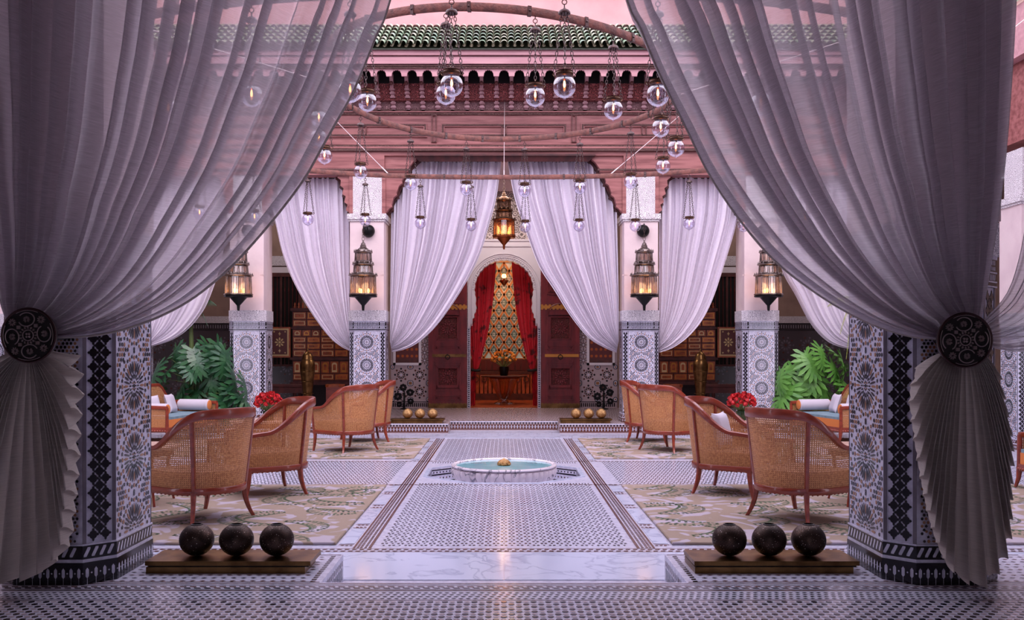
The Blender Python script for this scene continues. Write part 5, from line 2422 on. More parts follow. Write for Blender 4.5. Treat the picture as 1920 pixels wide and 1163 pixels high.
table(2.92, 10.95 + .2, 'round side table carrying the red roses on the right')
table(-2.92, 10.95 + .2, 'round side table carrying the red roses on the left')
table(3.15, 8.15, 'round side table between the front right chairs')
table(-3.2, 8.15, 'round side table between the front left chairs')
M_vg = mat('green_glass_vase', (40, 66, 40), .12)
bouquet('rose_bouquet', (2.83, 11.1, LOW + .519), 'bouquet of red roses in a small green vase on the right', M_rose, .15, 42, M_vg, .11, .07, .042, leafy=False)
bouquet('rose_bouquet', (-2.80, 11.1, LOW + .519), 'bouquet of red roses in a small green vase on the left', M_rose, .15, 42, M_vg, .11, .07, .042, leafy=False)

# ------------------------------------------------------------------ fountain
ft = thing('fountain_basin', (OX, OY, PIT), 0, 'fluted white marble fountain basin filled with turquoise water', 'fountain')
q = MB()
N = 44 * 6
prof = [(.40, 0), (.44, .01), (.50, .07), (.545, .14), (.562, .19), (.556, .225), (.545, .24)]
rows = []
for (r, z) in prof:
    row = []
    for k in range(N):
        a = 2 * pi * k / N
        g = .024 * abs(sin(a * 22)) if z < .235 else .0
        row.append(((r + g) * cos(a), (r + g) * sin(a), z))
    rows.append(row)
q.grid(rows, 0, close_u=True)
q.lathe([(.545, .24), (.575, .244), (.582, .256), (.575, .268), (.548, .270), (.530, .262), (.522, .235), (.30, .20), (.001, .18)], 96)
q.build('bowl', M_marble_f, ft)
q = MB()
q.lathe([(.001, .250), (.2, .2502), (.527, .250)], 64)
q.build('water', M_water, ft)
q = MB()
rows = []
for (r, z) in ((.056, .250), (.066, .258), (.066, .272), (.054, .296), (.034, .312), (.016, .318), (.010, .326), (.001, .33)):
    rows.append([(r * (1 + .16 * abs(sin(a * pi / 48 * 9))) * cos(2 * pi * a / 96), r * (1 + .16 * abs(sin(a * pi / 48 * 9))) * sin(2 * pi * a / 96), z) for a in range(96)])
q.grid(rows, 0, close_u=True)
q.build('fluted_spout', M_brass_lt, ft)


# ------------------------------------------------------------------ brass plinths with spheres
def plinth(x0, x1, y0, y1, z, label):
    t = thing('brass_plinth', ((x0 + x1) / 2, (y0 + y1) / 2, z), 0, label, 'plinth', 'low brass plinths')
    a, b = (x1 - x0) / 2, (y1 - y0) / 2
    q = MB()
    q.box(-a, -b, .042, a, b, .066)
    q.build('top_slab', M_brass, t, smooth=False)
    q = MB()
    q.box(-a + .012, -b + .010, .034, a - .012, b - .01, .042)
    q.build('shadow_gap', M_black_iron, t, smooth=False)
    q = MB()
    q.box(-a + .004, -b + .004, 0, a - .03, b - .004, .034)
    q.build('lower_slab', M_brass, t, smooth=False)
    return t


plinth(-1.92, -1.035, 4.99, 5.28, 0, 'low brass plinth at the foot of the left front pillar')
plinth(1.018, 1.90, 4.99, 5.28, 0, 'low brass plinth at the foot of the right front pillar')
plinth(-1.86, -.98, 15.28, 15.55, .004, 'small-looking brass plinth on the far step, left')
plinth(.92, 1.77, 15.28, 15.55, .004, 'small-looking brass plinth on the far step, right')


def pierced(r, m, hm, dens=700, seed=1):
    q = MB()
    prof = []
    for k in range(4, 25):
        a = pi * k / 24
        prof.append((r * sin(a), r - r * .94 * cos(pi - a)))
    prof = [(r * sin(pi * k / 26), r * .94 - r * .94 * cos(pi * k / 26)) for k in range(0, 24)]
    prof = [(max(p[0], .001), p[1]) for p in prof]
    q.lathe(prof, 40, 0)
    rt, zt2 = prof[-1]
    q.lathe([(rt, zt2), (rt * .98, zt2 + .004), (rt * .78, zt2 + .005), (rt * .7, zt2 - .01)], 32, 1)
    q.lathe([(rt * .7, zt2 - .01), (.001, zt2 - .012)], 32, 2)
    rnd = random.Random(seed)
    n = dens
    for k in range(n):
        z = 1 - 2 * (k + .5) / n
        a = k * 2.39996
        if z > .90 or z < -.93:
            continue
        rr = math.sqrt(1 - z * z)
        d = Vector((rr * cos(a), rr * sin(a), z))
        e1 = d.cross(Vector((0, 0, 1))).normalized()
        e2 = d.cross(e1)
        c = Vector((d.x * r, d.y * r, r * .94 + d.z * r * .94)) + d * .0006
        s_ = r * rnd.uniform(.018, .034)
        mi = 2 if rnd.random() < .84 else 3  # black facets for the dark of the holes, pale ones are painted glints
        s_ *= .6 if mi == 3 else 1
        q.face([tuple(c + e1 * (s_ * cos(b)) + e2 * (s_ * sin(b))) for b in (0, 1.05, 2.09, 3.14, 4.19, 5.24)], mi)
    return q


me_ball = pierced(.0935, 0, 0).mesh('pierced_sphere', [M_bronze, M_black_iron, M_hole, M_glint])
order = ('left', 'middle', 'right')
for side, xs in (('left', (369, 443.5, 519)), ('right', (1367.5, 1442, 1516))):
    for k, px in enumerate(xs):
        o = bpy.data.objects.new('pierced_sphere', me_ball)
        COL.objects.link(o)
        o.location = ((px - VX) * 5.13 / F, 5.13, .066)
        o.rotation_euler = (0, 0, k * 1.3)
        tag(o, 'dark pierced bronze sphere, %s of three on the %s front plinth' % (order[k], side), 'sphere vase', 'dark pierced spheres')
me_gb = pierced(.085, 0, 0, dens=120, seed=4).mesh('brass_sphere', [M_brass_lt, M_brass_lt, M_brass, M_brass])
for side, xs in (('left', (764, 787.3, 811)), ('right', (1080, 1104, 1127.5))):
    for k, px in enumerate(xs):
        o = bpy.data.objects.new('brass_sphere', me_gb)
        COL.objects.link(o)
        o.location = ((px - VX) * 15.4 / F, 15.41, .070)
        tag(o, 'small golden brass sphere, %s of three on the %s far plinth' % (order[k], side), 'sphere vase', 'golden spheres on the far step')


# ------------------------------------------------------------------ lanterns
def link_pts(c, d, L, W, alt):
    """elongated ring centred at c along d"""
    d = d.normalized()
    e = d.cross(Vector((0, 1, 0)))
    if e.length < .05:
        e = Vector((1, 0, 0))
    e.normalize()
    if alt:
        e = d.cross(e).normalized()
    out = []
    for k in range(8):
        a = 2 * pi * k / 8
        out.append(tuple(c + d * (L / 2 * cos(a)) + e * (W / 2 * sin(a))))
    return out


def chain(mbx, p0, p1, L=.040, W=.020, r=.0030):
    p0, p1 = Vector(p0), Vector(p1)
    D = (p1 - p0).length
    n = max(2, round(D / (L * .78)))
    for k in range(n):
        c = p0 + (p1 - p0) * ((k + .5) / n)
        mbx.tube(link_pts(c, p1 - p0, D / n * 1.28, W, k % 2), r, 4, closed=True)


def lantern(x, y, ztop, sc, name, label, amber=False, group=None, chain_to=None, hang=None):
    """tiered pierced lantern; origin at the tip"""
    t = thing(name, (x, y, ztop), 0, label, 'lantern', group)
    u = .00147 * sc
    def Z(p):
        return (950 - p) * u
    n = 12
    q = MB()
    q.lathe([(3 * u, 0), (13 * u, 4 * u), (13 * u, 8 * u), (18 * u, 60 * u), (24 * u, Z(885)), (80 * u, Z(820)), (95 * u, Z(803)), (150 * u, Z(800)), (155 * u, Z(785)), (146 * u, Z(775)), (10 * u, Z(775))], n, rot=pi / n)
    q.build('base_cone', M_black_iron if not amber else M_copper, t, ang=25)
    tiers = [(560, 775, 132, 142), (440, 545, 88, 106), (305, 415, 84, 92)]
    fm = M_silver if not amber else M_collar
    for i, (y0, y1, ra, rb) in enumerate(tiers):
        q = MB()
        for k in range(n):
            a = 2 * pi * k / n + pi / n
            ca, sa = cos(a), sin(a)
            q.tube([(rb * u * ca, rb * u * sa, Z(y1)), (ra * u * ca * 1.02, ra * u * sa * 1.02, Z(y0))], 4.5 * u, 5)
            # finial
            q.tube([(rb * 1.04 * u * ca, rb * 1.04 * u * sa, Z(y0) - 6 * u), (rb * 1.04 * u * ca, rb * 1.04 * u * sa, Z(y0) + 14 * u), (rb * 1.04 * u * ca, rb * 1.04 * u * sa, Z(y0) + 30 * u)], [3 * u, 8 * u, 1 * u], 6)
            # inner frame of the panel
            a2 = a + 2 * pi / n
            cc = [(rb * u * cos(v_), rb * u * sin(v_)) for v_ in (a + .14, a2 - .14)]
            rr = [(cc[0][0], cc[0][1], Z(y1) + 12 * u), (cc[1][0], cc[1][1], Z(y1) + 12 * u), (cc[1][0] * .97, cc[1][1] * .97, Z(y0) - 20 * u), (cc[0][0] * .97, cc[0][1] * .97, Z(y0) - 20 * u)]
            q.tube(rr, 2.2 * u, 4, closed=True)
        q.lathe([(rb * u * 1.10, Z(y1)), (rb * u * 1.10, Z(y1) + 10 * u), (rb * u * 1.0, Z(y1) + 14 * u)], n, rot=pi / n)
        q.lathe([(rb * u * 1.02, Z(y0) - 14 * u), (rb * u * 1.14, Z(y0) - 6 * u), (rb * u * 1.14, Z(y0) + 2 * u), (rb * u * .9, Z(y0) + 8 * u), ((88 if i == 0 else 80) * u, Z(y0) + 20 * u)], n, rot=pi / n)
        if i < 2:
            q.lathe([((88 if i == 0 else 80) * u * 1.0, Z(y0) + 6 * u), ((tiers[i + 1][3]) * u, Z(tiers[i + 1][1]))], n, rot=pi / n)
        q.build('tier', fm, t, ang=25)
        q = MB()
        q.lathe([(rb * u * .97, Z(y1) + 8 * u), (ra * u * .98, Z(y0) - 8 * u)], n, rot=pi / n)
        q.build('glass', M_lglass if not (amber and i == 0) else M_amberglass, t, ang=10)
    q = MB()
    q.lathe([(84 * u, Z(305)), (70 * u, Z(280)), (45 * u, Z(262)), (34 * u, Z(250)), (34 * u, Z(236)), (26 * u, Z(228)), (24 * u, Z(212)), (10 * u, Z(200)), (8 * u, Z(180)), (1 * u, Z(176))], n, rot=pi / n)
    q.tube([(16 * u * cos(2 * pi * k / 12), 0, Z(160) + 20 * u * sin(2 * pi * k / 12)) for k in range(12)], 3 * u, 5, closed=True)
    q.build('dome', fm, t, ang=25)
    q = MB()
    for k in range(3):
        a = 2 * pi * k / 3
        q.sphere((60 * u * cos(a), 60 * u * sin(a), Z(730)), 14 * u, 8, sz=1.8)
    q.build('candle_bulb', M_bulb_warm, t)
    if hang:
        q = MB()
        chain(q, (0, 0, Z(142)), (hang[0] - x, hang[1] - y, hang[2] - ztop), .05, .024, .004)
        q.build('hanging_chain', M_chain, t)
    return t


Yl = 15.05
for px, nm in ((681, 'tiered silver lantern on the column left of the doorway'), (1208, 'tiered silver lantern on the column right of the doorway'),
               (447, 'tiered silver lantern on the outer left column, half behind the drape'), (1441, 'tiered silver lantern on the outer right column')):
    x = (px - VX) * Yl / F
    zt_ = CAMZ + (HY - 583) * Yl / F
    # dark dome bracket
    xc = {681: -2.265, 1208: 2.265, 447: -4.25, 1441: 4.25}[px]
    zb = CAMZ + (HY - 433) * 15.38 / F
    lantern(x, Yl, zt_, 1.0, 'hanging_lantern', nm, group='tiered lanterns on the columns', hang=(x, Yl, zb + .02))
    t = thing('wall_bracket', (xc + .03, 15.42, zb), 0, 'round dark bracket above the ' + nm.split(' lantern ')[0].split()[-1] + ' lantern ' + nm.split(' lantern ')[1], 'bracket', 'round dark lantern brackets')
    q = MB()
    q.X = Matrix.Rotation(pi / 2, 4, 'X')
    q.lathe([(.10, 0), (.105, .02), (.10, .06), (.075, .10), (.035, .125), (.001, .13)], 24)
    q.X = None
    q.build('dome', M_black_iron, t)
    q = MB()
    q.tube([(0, -.10, 0), (0, -.2, .06), ((x - xc - .03) * .8, -.30, .08), (x - xc - .03, -.37, .02)], .010, 6)
    q.build('arm', M_black_iron, t)
    light('POINT', (x, Yl - .02, zt_ + .36), 1.6, (1.0, .62, .38), .12)

lz = CAMZ + (HY - 468) * 17.6 / F
lantern(0.0, 17.6, lz, .98, 'entrance_lantern', 'large amber-lit lantern hanging before the arch', amber=True, hang=(0, 17.6, 4.5))
light('POINT', (0, 17.6, lz + .38), 5, (1.0, .50, .26), .14)
mb = MB()
mb.box(-9.5, 15.85, 4.5, 9.5, 19.65, 4.65)
struct('ceiling_far', mb, M_plaster)


# ------------------------------------------------------------------ iron hoops with glass globes
def hoop_pt(h, th):
    cx, cy, A, B, z0, n, k = h
    s, c = sin(th), cos(th)
    x = cx + A * math.copysign(abs(s) ** (2 / n), s)
    y = cy - B * math.copysign(abs(c) ** (2 / n), c)
    z = z0 - k * (x - cx) * (1 + c) / 2
    return Vector((x, y, z))


H1 = (-.04, 10.22, 1.93, 2.42, CAMZ + 2.86, 2.0, .075)
H2 = (0.0, 10.55, 4.5, 3.68, CAMZ + 2.64, 2.55, 0.0)
for h, nm, lb in ((H1, 'iron_hoop', 'smaller rusty iron hoop hung high over the fountain'), (H2, 'iron_hoop', 'larger rusty iron hoop, its far arc crossing before the curtains')):
    t = thing(nm, (0, 0, 0), 0, lb, 'hoop', 'iron lamp hoops')
    N = 160
    q = MB()
    q.sweep([tuple(hoop_pt(h, 2 * pi * k / N)) for k in range(N)], .032, .070, closed=True)
    q.build('band', M_iron, t)
    for k in range(24):
        q = MB()
        p = hoop_pt(h, 2 * pi * (k + .5) / 24)
        p2 = hoop_pt(h, 2 * pi * (k + .5) / 24 + .02)
        d = (p2 - p).normalized()
        e = Vector((-d.y, d.x, 0))
        c = p
        q.prism([tuple(c + d * (.016 * a_) + e * (.022 * b_) + Vector((0, 0, -.040))) for a_, b_ in ((-1, -1), (1, -1), (1, 1), (-1, 1))], (0, 0, .08))
        q.sphere(tuple(c - e * .024), .009, 6)
        q.sphere(tuple(c + e * .024), .009, 6)
        q.build('clamp', M_chain, t)

    def cable(p, end, knot=False):
        q = MB()
        q.tube([tuple(p), tuple(end)], .0055, 6)
        q.build('stay_cable', M_cable, t)
        if knot:
            q = MB()
            q.tube([tuple(p), tuple(p + (Vector(end) - p) * .08)], .010, 6)
            q.build('turnbuckle', M_cable, t)
    if h is H2:
        for px, end in ((733, P(550, 145, 15.4)), (938, P(946, 188, 15.38)), (1143, P(1345, 157, 15.4))):
            best = min((abs(VX + hoop_pt(h, th / 200 * pi).x * F / hoop_pt(h, th / 200 * pi).y - px), th / 200 * pi) for th in range(100, 300))
            p = hoop_pt(h, best[1])
            cable(p, end, True)
        for sg in (-1, 1):
            p = hoop_pt(h, sg * pi / 2)
            cable(p, (sg * 6.97, p.y, 5.8))
            p = hoop_pt(h, sg * .5)
            cable(p, (sg * 1.8, 5.8, 5.8))
    else:
        for sg in (-1, 1):
            p = hoop_pt(h, sg * pi / 2)
            cable(p, (sg * 6.97, p.y + .2, 5.7))

GR = .085


def make_lamp(h, th, gy, label, group):
    p = hoop_pt(h, th)
    zc = CAMZ + (HY - gy) * p.y / F
    zc = min(zc, p.z - .45)
    t = thing('globe_lamp', (p.x, p.y, zc), 0, label, 'lamp', group)
    top = p.z - zc
    cap = top - .15 if top > .6 else top - .10
    q = MB()
    q.lathe([(.001, GR * -1.16), (.008, GR * -1.14), (.010, GR * -1.06), (.006, GR * -1.0)], 8)
    q.sphere((0, 0, 0), GR, 28)
    q.build('globe', M_globe, t)
    q = MB()
    q.lathe([(.040, GR * .86), (.060, GR * .90), (.066, GR * 1.0), (.068, GR * 1.08), (.062, GR * 1.12), (.060, GR * 1.22), (.066, GR * 1.28), (.040, GR * 1.32), (.001, GR * 1.34)], 20)
    for k in range(3):
        a = 2 * pi * k / 3 + .5
        q.tube([(.06 * cos(a), .06 * sin(a), GR * 1.1), (.085 * cos(a), .085 * sin(a), GR * 1.0), (.098 * cos(a), .098 * sin(a), GR * 1.2), (.085 * cos(a), .085 * sin(a), GR * 1.35)], .005, 5)
    q.build('collar', M_collar, t)
    q = MB()
    q.lathe([(.008, GR * .85), (.014, GR * .6), (.001, GR * .5)], 8, 0)
    q.build('socket', M_copper, t)
    q = MB()
    q.lathe([(.001, GR * -.12), (.007, GR * -.05), (.010, GR * .12), (.008, GR * .32), (.004, GR * .5)], 10, 0)
    q.build('bulb', M_bulb, t)
    for k in range(3):
        a = 2 * pi * k / 3 + .5
        q = MB()
        chain(q, (.085 * cos(a), .085 * sin(a), GR * 1.35), (.022 * cos(a), .022 * sin(a), cap))
        q.build('chain', M_chain, t)
    q = MB()
    q.lathe([(.045, cap - .012), (.046, cap), (.036, cap + .014), (.012, cap + .022), (.006, cap + .035)], 16)
    q.lathe([(.045, cap - .012), (.001, cap)], 16)
    q.tube([(0, 0, cap + .03), (0, 0, cap + .06)], .005, 5)
    q.tube([(.018 * sin(a_ * pi / 5), 0, cap + .075 + .018 * cos(a_ * pi / 5)) for a_ in range(10)], .004, 5, closed=True)
    q.tube([(0, 0, cap + .09), (0, 0, top)], .005, 5)
    q.build('canopy', M_chain, t)
    return t


def solve(h, px, far):
    rng = range(0, 721)
    best = None
    for k in rng:
        th = -pi + 2 * pi * k / 720
        if far == (abs(th) > pi / 2 * 1.0):
            pt = hoop_pt(h, th)
            e = abs(VX + pt.x * F / pt.y - px)
            if best is None or e < best[0]:
                best = (e, th)
    return best[1]


ordw = ['first', 'second', 'third', 'fourth', 'fifth', 'sixth', 'seventh', 'eighth', 'ninth', 'tenth', 'eleventh', 'twelfth']
sets = [
    (H1, True, [(607, 293), (676, 322), (769, 345), (874, 355), (983, 358), (1087, 352), (1182, 341), (1243, 312)], 'under the far arc of the smaller hoop'),
    (H1, False, [(575, 258), (598, 222), (690, 191), (835, 177), (1003, 181), (1149, 206), (1238, 240), (1267, 278)], 'under the near arc of the smaller hoop'),
    (H2, True, [(375, 400), (477, 408), (579, 412), (685, 414), (786, 419), (885, 423), (986, 426), (1088, 424), (1190, 424), (1292, 420), (1396, 424), (1509, 412)], 'under the far arc of the larger hoop'),
    (H2, False, [(318, 205), (468, 179), (661, 171), (850, 160), (1053, 162), (1238, 178), (1424, 195)], 'under the near arc of the larger hoop'),
]
for h, far, lst, where in sets:
    for k, (px, gy) in enumerate(lst):
        make_lamp(h, solve(h, px, far), gy, 'clear glass globe lamp, %s from the left %s' % (ordw[k], where), 'globe lamps ' + where)


# ------------------------------------------------------------------ plants
def leaf_mesh(m, L=.42):
    """deeply lobed leaf: lobes fan out from a short midrib, drooping at their tips"""
    q = MB()

    def P3(x, y):
        return (x, y, .03 - .9 * (x * x + max(0, y - .1) ** 2) / L * .5)
    for sg in (-1, 1):
        for k in range(7):
            t = k / 6
            b = Vector((0, L * (.02 + .62 * t)))
            ang = math.radians(140 - 108 * t)
            ln = L * (.40 + .26 * sin(pi * (.15 + .75 * t)))
            d = Vector((sg * sin(ang), cos(ang)))
            e = Vector((-d.y, d.x))
            w_ = L * .085
            pts = [b - e * w_ * .75, b + d * ln * .45 - e * w_ * .70, b + d * ln * .75 - e * w_ * .95, b + d * ln, b + d * ln * .72 + e * w_ * .85, b + d * ln * .42 + e * w_ * .70, b + e * w_ * .75]
            if sg < 0:
                pts = pts[::-1]
            q.face([P3(p.x, p.y) for p in pts])
    q.face([P3(x * L, y * L) for x, y in ((-.05, .62), (.05, .62), (.10, .85), (0, 1.12), (-.10, .85))])
    q.face([P3(x * L, y * L) for x, y in ((0, -.02), (.20, -.02), (.25, .2), (.14, .55), (0, .7), (-.14, .55), (-.25, .2), (-.20, -.02))])
    return q.mesh('leaf', m, False)


def plant(x, y, z, m, label, leaves, seed, spread=.75):
    t = thing('philodendron', (x, y, z), 0, label, 'plant')
    rnd = random.Random(seed)
    me = leaf_mesh(m)
    q = MB()
    q.lathe([(.001, 0), (.16, 0), (.2, .02), (.24, .34), (.22, .36), (.19, .33), (.001, .30)], 24)
    q.build('pot', M_brass, t)
    for (lx, lz) in leaves:
        ly = rnd.uniform(-.30, .12) if abs(lx) < .45 else rnd.uniform(-.34, -.2)
        st = MB()
        tip = Vector((lx, ly, lz))
        basep = Vector((rnd.uniform(-.06, .06), rnd.uniform(-.05, .05), .32))
        midp = basep.lerp(tip, .55) + Vector((-lx * .15, 0, .12))
        st.tube([tuple(basep), tuple(midp), tuple(tip)], [.010, .008, .005], 5)
        s_o = st.build('leaf_stalk', M_stem, t)
        o = piece(me, 'leaf', t, tuple(tip))
        ang = math.atan2(lx + rnd.uniform(-.2, .2), .35)   # mostly outward and toward the court
        o.rotation_euler = (rnd.uniform(-1.35, -.65), rnd.uniform(-.35, .35), pi - 0 + ang * 1.25 + rnd.uniform(-.3, .3))
        s_ = rnd.uniform(.8, 1.15)
        o.scale = (s_, s_, s_)
    return t


def lv(pts, cx, Y):
    return [((px - VX) * Y / F - cx, CAMZ + (HY - py) * Y / F) for px, py in pts]


Yp = 15.0
cxl = (350 - VX) * Yp / F
pl = [(300, 672), (330, 668), (350, 682), (372, 650), (395, 648), (412, 662), (318, 690), (345, 705), (378, 690), (402, 688), (425, 700), (300, 712), (362, 725), (392, 722), (420, 730), (437, 745), (330, 735), (445, 715), (405, 750), (385, 665), (355, 660), (290, 690), (310, 655)]
plant(cxl, Yp + .48, 0, M_leaf, 'large dark-leaved philodendron behind the left sofa', [(a, b) for a, b in lv(pl, cxl, Yp)], 5)
cxr = (1530 - VX) * Yp / F
pr = [(1480, 712), (1500, 690), (1520, 668), (1545, 655), (1570, 660), (1490, 730), (1515, 712), (1540, 692), (1565, 685), (1585, 672), (1530, 725), (1555, 715), (1578, 705), (1475, 698), (1590, 720), (1505, 740), (1560, 740), (1600, 690), (1535, 675)]
plant(cxr, Yp + .48, 0, M_leaf_l, 'bright green philodendron behind the right sofa', [(a, b) for a, b in lv(pr, cxr, Yp)], 9)


def palm(x, y, z, label, fronds, m, seed):
    t = thing('palm', (x, y, z), 0, label, 'plant')
    rnd = random.Random(seed)
    q = MB()
    q.tube([(0, 0, 0), (.03, 0, 1.2), (0, 0, 2.0)], [.05, .04, .03], 8)
    q.build('trunk', M_stem, t)
    for (dx, dz, droop) in fronds:
        q = MB()
        pts = []
        for k in range(9):
            v = k / 8
            pts.append(Vector((dx * v, -.15 * v, 2.0 + dz * v * (1.4 - .4 * v) - droop * v * v)))
        q.tube([tuple(p) for p in pts], [.008 - .0006 * k for k in range(9)], 5)
        for k in range(1, 28):
            v = k / 28
            i = min(7, int(v * 8))
            c = pts[i].lerp(pts[i + 1], v * 8 - i)
            d = (pts[i + 1] - pts[i]).normalized()
            for sg in (-1, 1):
                ln = .20 * sin(pi * (.15 + .8 * v))
                tip = c + Vector((d.x * .5, sg * .5, 0)) * ln + Vector((0, 0, -ln * .75))
                q.face([tuple(c), tuple(c + d * .014), tuple(tip)])
        q.build('frond', m, t)


palm(5.75, 15.15, 0, 'yellowish palm at the edge of the right front pillar', [(-.55, .25, .35), (-.35, .1, .65), (.4, .3, .4), (-.15, .45, .2), (-.25, .0, .95), (.1, -.1, 1.0)], M_palm, 2)
palm(-5.35, 15.9, 0, 'slim dark palm behind the left drape', [(.5, .25, .3), (.35, .1, .5), (-.4, .3, .4), (.1, .35, .2)], M_leaf, 3)


# ------------------------------------------------------------------ side bays: cabinets, urns, tables
def side_bay(sg, nm):
    Yc = 18.95
    cab = thing('inlaid_cabinet', (sg * 3.68, Yc, 0), 0, 'tall inlaid cabinet of many drawers in the %s bay' % nm, 'cabinet', 'inlaid cabinets')
    q = MB()
    W2 = .56
    q.box(-W2, -.22, .50, W2, .35, 2.0, 0)
    q.box(-W2 - .05, -.25, .50, W2 + .05, .35, .56, 0)
    q.box(-W2 - .05, -.26, 1.0, W2 + .05, .35, 1.05, 0)
    q.box(-W2 - .03, -.25, 1.62, W2 + .03, .35, 1.66, 0)
    q.box(-W2 - .04, -.25, 1.98, W2 + .04, .35, 2.04, 0)
    q.build('body', M_wood_dark, cab, smooth=False)
    q = MB()
    for k in range(14):
        x = -W2 + .04 + k * .08
        q.lathe([(.022, 2.04), (.026, 2.07), (.012, 2.09), (.02, 2.12), (.002, 2.16)], 6, c=(x, -.2, 0))
    q.build('crest', M_orange_wood, cab)
    rowsZ = [(.60, .72), (.74, .97), (1.07, 1.20), (1.22, 1.33), (1.35, 1.46), (1.48, 1.60), (1.68, 1.80), (1.82, 1.96)]
    for j, (z0, z1) in enumerate(rowsZ):
        n = 6 if j in (1, 5) else 4
        for k in range(n):
            w_ = 2 * W2 / n
            x0 = -W2 + k * w_ + .012
            q = MB()
            q.box(x0, -.235, z0, x0 + w_ - .024, -.22, z1, 0)
            zz = (z0 + z1) / 2
            if j == 1 or j == 5:
                pts = [(x0 + .03, -.237, z0 + .015), (x0 + w_ - .054, -.237, z0 + .015)] + [(x0 + w_ / 2 - .012 + (w_ / 2 - .042) * cos(pi * a_ / 8), -.237, z1 - .06 + .04 * sin(pi * a_ / 8)) for a_ in range(9)]
                q.face(pts, 1 if (k + j) % 2 else 2)
                q.face([(p[0] * .6 + (x0 + w_ / 2 - .012) * .4, -.239, p[2] * .6 + (zz) * .4) for p in pts], 0)
            else:
                q.face([(x0 + .02, -.237, z0 + .02), (x0 + w_ - .044, -.237, z0 + .02), (x0 + w_ - .044, -.237, z1 - .02), (x0 + .02, -.237, z1 - .02)], 1 if k % 2 == 0 else 2)
                q.face([(x0 + .035, -.239, z0 + .03), (x0 + w_ - .059, -.239, z0 + .03), (x0 + w_ - .059, -.239, z1 - .03), (x0 + .035, -.239, z1 - .03)], 0)
            dr = q.build('drawer', [M_orange_wood, M_inlay, M_gold], cab, smooth=False)
            if j not in (1, 5):
                kq = MB()
                kq.sphere((x0 + w_ / 2 - .012, -.246, zz), .009, 6)
                kq.build('knob', M_brass, dr)
    for sx in (-1, 1):
        for yy in (-.2, .3):
            q = MB()
            q.tube([(sx * (W2 - .03), yy, .5), (sx * (W2 - .03), yy, 0)], [.04, .025], 8)
            q.build('leg', M_wood_dark, cab)
    # open inlaid door leaf
    q = MB()
    x0, x1 = sorted((-sg * -0 + sg * (W2 + .04), sg * (W2 + .46)))
    q.box(x0, -.26, 1.05, x1, -.22, 1.66, 0)
    q.box(x0 + .03, -.268, 1.08, x1 - .03, -.26, 1.63, 1)
    q.box(x0 + .06, -.272, 1.11, x1 - .06, -.268, 1.60, 2)
    door = q.build('door', [M_orange_wood, M_inlay, M_darkred], cab, smooth=False)
    q = MB()
    cx, cz = (x0 + x1) / 2, 1.355
    for k in range(8):
        q.prism([(u, -.272, v) for u, v in petal(pi * k / 4, .03, .10, .03, cx, cz)], (0, -.004, 0))
    q.prism([(cx + u, -.272, cz + v) for u, v in star(8, .03, .6)], (0, -.005, 0))
    for dz_ in (-.17, .17):
        q.prism([(cx + u, -.272, cz + dz_ + v * 1.6) for u, v in star(4, .028, .45, pi / 2)], (0, -.004, 0))
    for sx in (-1, 1):
        for dz_ in (-.21, .21):
            q.prism([(cx + sx * .11 + u, -.272, cz + dz_ + v) for u, v in star(6, .02, .5)], (0, -.004, 0))
    q.build('star_inlay', M_inlay, door, smooth=False)['kind'] = 'stuff'
    # brass urn
    ur = thing('brass_urn', (sg * 3.62, 17.2, 0), 0, 'tall lidded brass urn before the cabinet in the %s bay' % nm, 'urn', 'tall brass urns')
    q = MB()
    q.lathe([(.001, 0), (.08, 0), (.085, .02), (.06, .06), (.062, .10), (.085, .40), (.115, .68), (.132, .80), (.138, .92), (.125, .98), (.10, 1.02)], 32)
    for z in (.4, .62, .8):
        q.lathe([(.09 + z * .052, z - .006), (.096 + z * .052, z), (.09 + z * .052, z + .006)], 32)
    q.build('body', M_brass, ur)
    q = MB()
    q.lathe([(.104, 1.015), (.108, 1.03), (.10, 1.045), (.095, 1.09), (.065, 1.14), (.02, 1.165), (.012, 1.18), (.018, 1.20), (.005, 1.225), (.001, 1.24)], 28)
    q.build('lid', M_brass, ur)
    # console bench
    bn = thing('console_table', (sg * 4.12, 17.9, 0), 0, 'dark red console table beside the urn in the %s bay' % nm, 'table', 'console tables')
    q = MB()
    q.box(-.42, -.2, .50, .42, .2, .54)
    q.box(-.38, -.18, .38, .38, .18, .50)
    q.build('table_top', M_wood_dark, bn, smooth=False)
    for sx in (-1, 1):
        for yy in (-.16, .16):
            q = MB()
            q.box(sx * .38 - .025, yy - .025, 0, sx * .38 + .025, yy + .025, .4)
            q.build('leg', M_darkred, bn, smooth=False)
    q = MB()
    q.box(-.36, -.17, .10, .36, .17, .13)
    q.build('shelf', M_darkred, bn, smooth=False)
    # tall orange stool
    so_ = thing('inlaid_stool', (sg * 3.20, 17.7, 0), 0, 'small orange-red carved stool beside the urn in the %s bay' % nm, 'stool', 'carved stools')
    q = MB()
    oct_prism(q, .17, .07, .50, .55)
    q.build('seat', M_orange_wood, so_, smooth=False)
    for k in range(4):
        q = MB()
        a = pi / 2 * k
        q.X = Matrix.Rotation(a, 4, 'Z')
        q.box(-.14, -.15, .36, .14, -.13, .5)
        q.box(-.14, -.15, 0, -.09, -.13, .36)
        q.box(.09, -.15, 0, .14, -.13, .36)
        q.prism([(-.09, -.15, .36), (-.03, -.15, .36), (-.09, -.15, .26)], (0, .02, 0))
        q.prism([(.09, -.15, .36), (.09, -.15, .26), (.03, -.15, .36)], (0, .02, 0))
        q.X = None
        q.build('side_panel', M_chair, so_, smooth=False)
    # grille window in the back wall
    wnd = thing('window_%d' % (4 if sg < 0 else 5), (sg * 4.62, BW - .02, 0), 0, kind='structure')
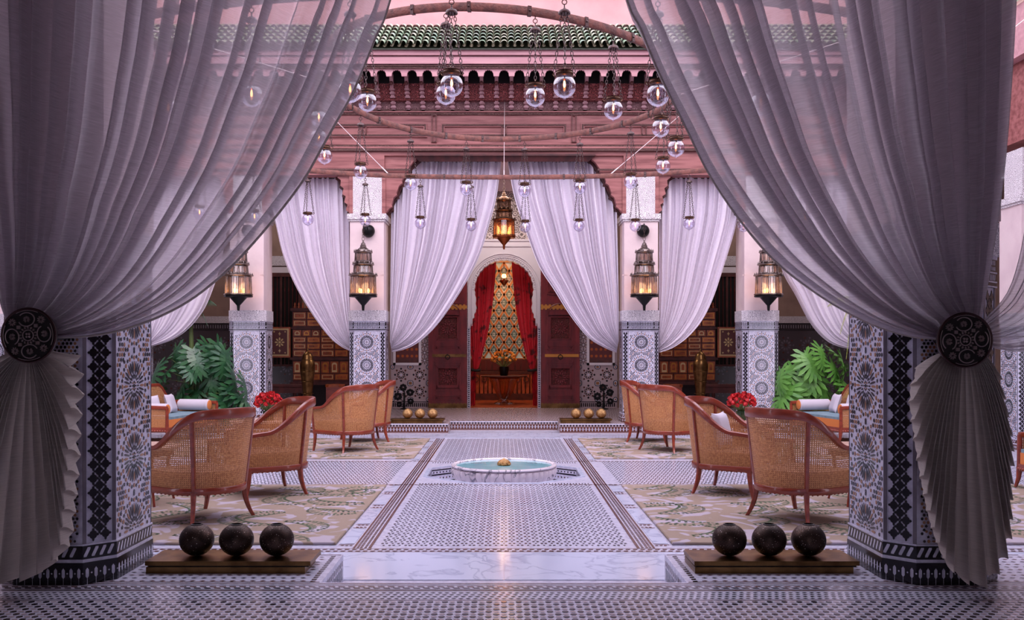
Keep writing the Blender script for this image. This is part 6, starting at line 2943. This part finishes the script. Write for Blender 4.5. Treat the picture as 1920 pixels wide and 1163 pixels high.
    q = MB()
    q.box(-.36, -.02, .9, .36, 0, 2.72)  # solid black slab standing in for the shade behind the bars
    q.build('opening', M_black_soft, wnd, smooth=False)
    q = MB()
    for a, b, c, d in ((-.42, -.36, .9, 2.78), (.36, .42, .9, 2.78), (-.42, .42, 2.72, 2.80), (-.42, .42, .86, .9)):
        q.box(a, -.05, c, b, 0, d)
    q.box(-.02, -.045, .9, .02, -.02, 2.72)
    q.build('window_frame', M_wood_dark, wnd, smooth=False)
    for k in range(9):
        q = MB()
        x = -.32 + k * .08
        pr_ = [(.008, z) for z in (.9, 1.1)] + [(.016, 1.15), (.008, 1.2), (.008, 1.7), (.016, 1.76), (.008, 1.82), (.008, 2.4), (.015, 2.45), (.008, 2.5), (.008, 2.72)]
        q.lathe(pr_, 6, c=(x, -.035, 0))
        q.build('bar', M_darkred, wnd)
    q = MB()
    q.box(-.55, -.04, 2.80, .55, 0, 2.92, 0)
    q.box(-.6, -.03, 2.95, .6, 0, 3.15, 1)
    q.build('stucco_head', [M_stucco_plain, M_stucco], wnd, smooth=False)
    # wrought iron flower ornament by the wall
    ir = thing('iron_ornament', (sg * 2.02, 18.9, 0), 0, 'black wrought-iron flower ornament by the wall, %s of the doors' % nm, 'ornament', 'iron flower ornaments')
    q = MB()
    q.tube([(0, 0, 0), (0, 0, .34)], .02, 8)
    q.build('stem', M_black_iron, ir)
    for k, (x, z, r) in enumerate(((-.13, .26, .09), (.12, .34, .08), (-.02, .44, .08), (.13, .16, .07), (-.1, .10, .06))):
        q = MB()
        for b in range(8):
            p = petal(2 * pi * b / 8, .015, r, .05, x, z)
            q.prism([(u, -.02, v) for u, v in p], (0, .015, 0))
        q.tube([(0, 0, max(.02, z - .12)), (x, -.01, z)], .008, 5)
        q.build('iron_flower', M_black_iron, ir, smooth=False)
    q = MB()
    q.lathe([(.001, 0), (.09, 0), (.09, .015), (.02, .03)], 16)
    q.build('foot', M_black_iron, ir)


side_bay(-1, 'left')
side_bay(1, 'right')
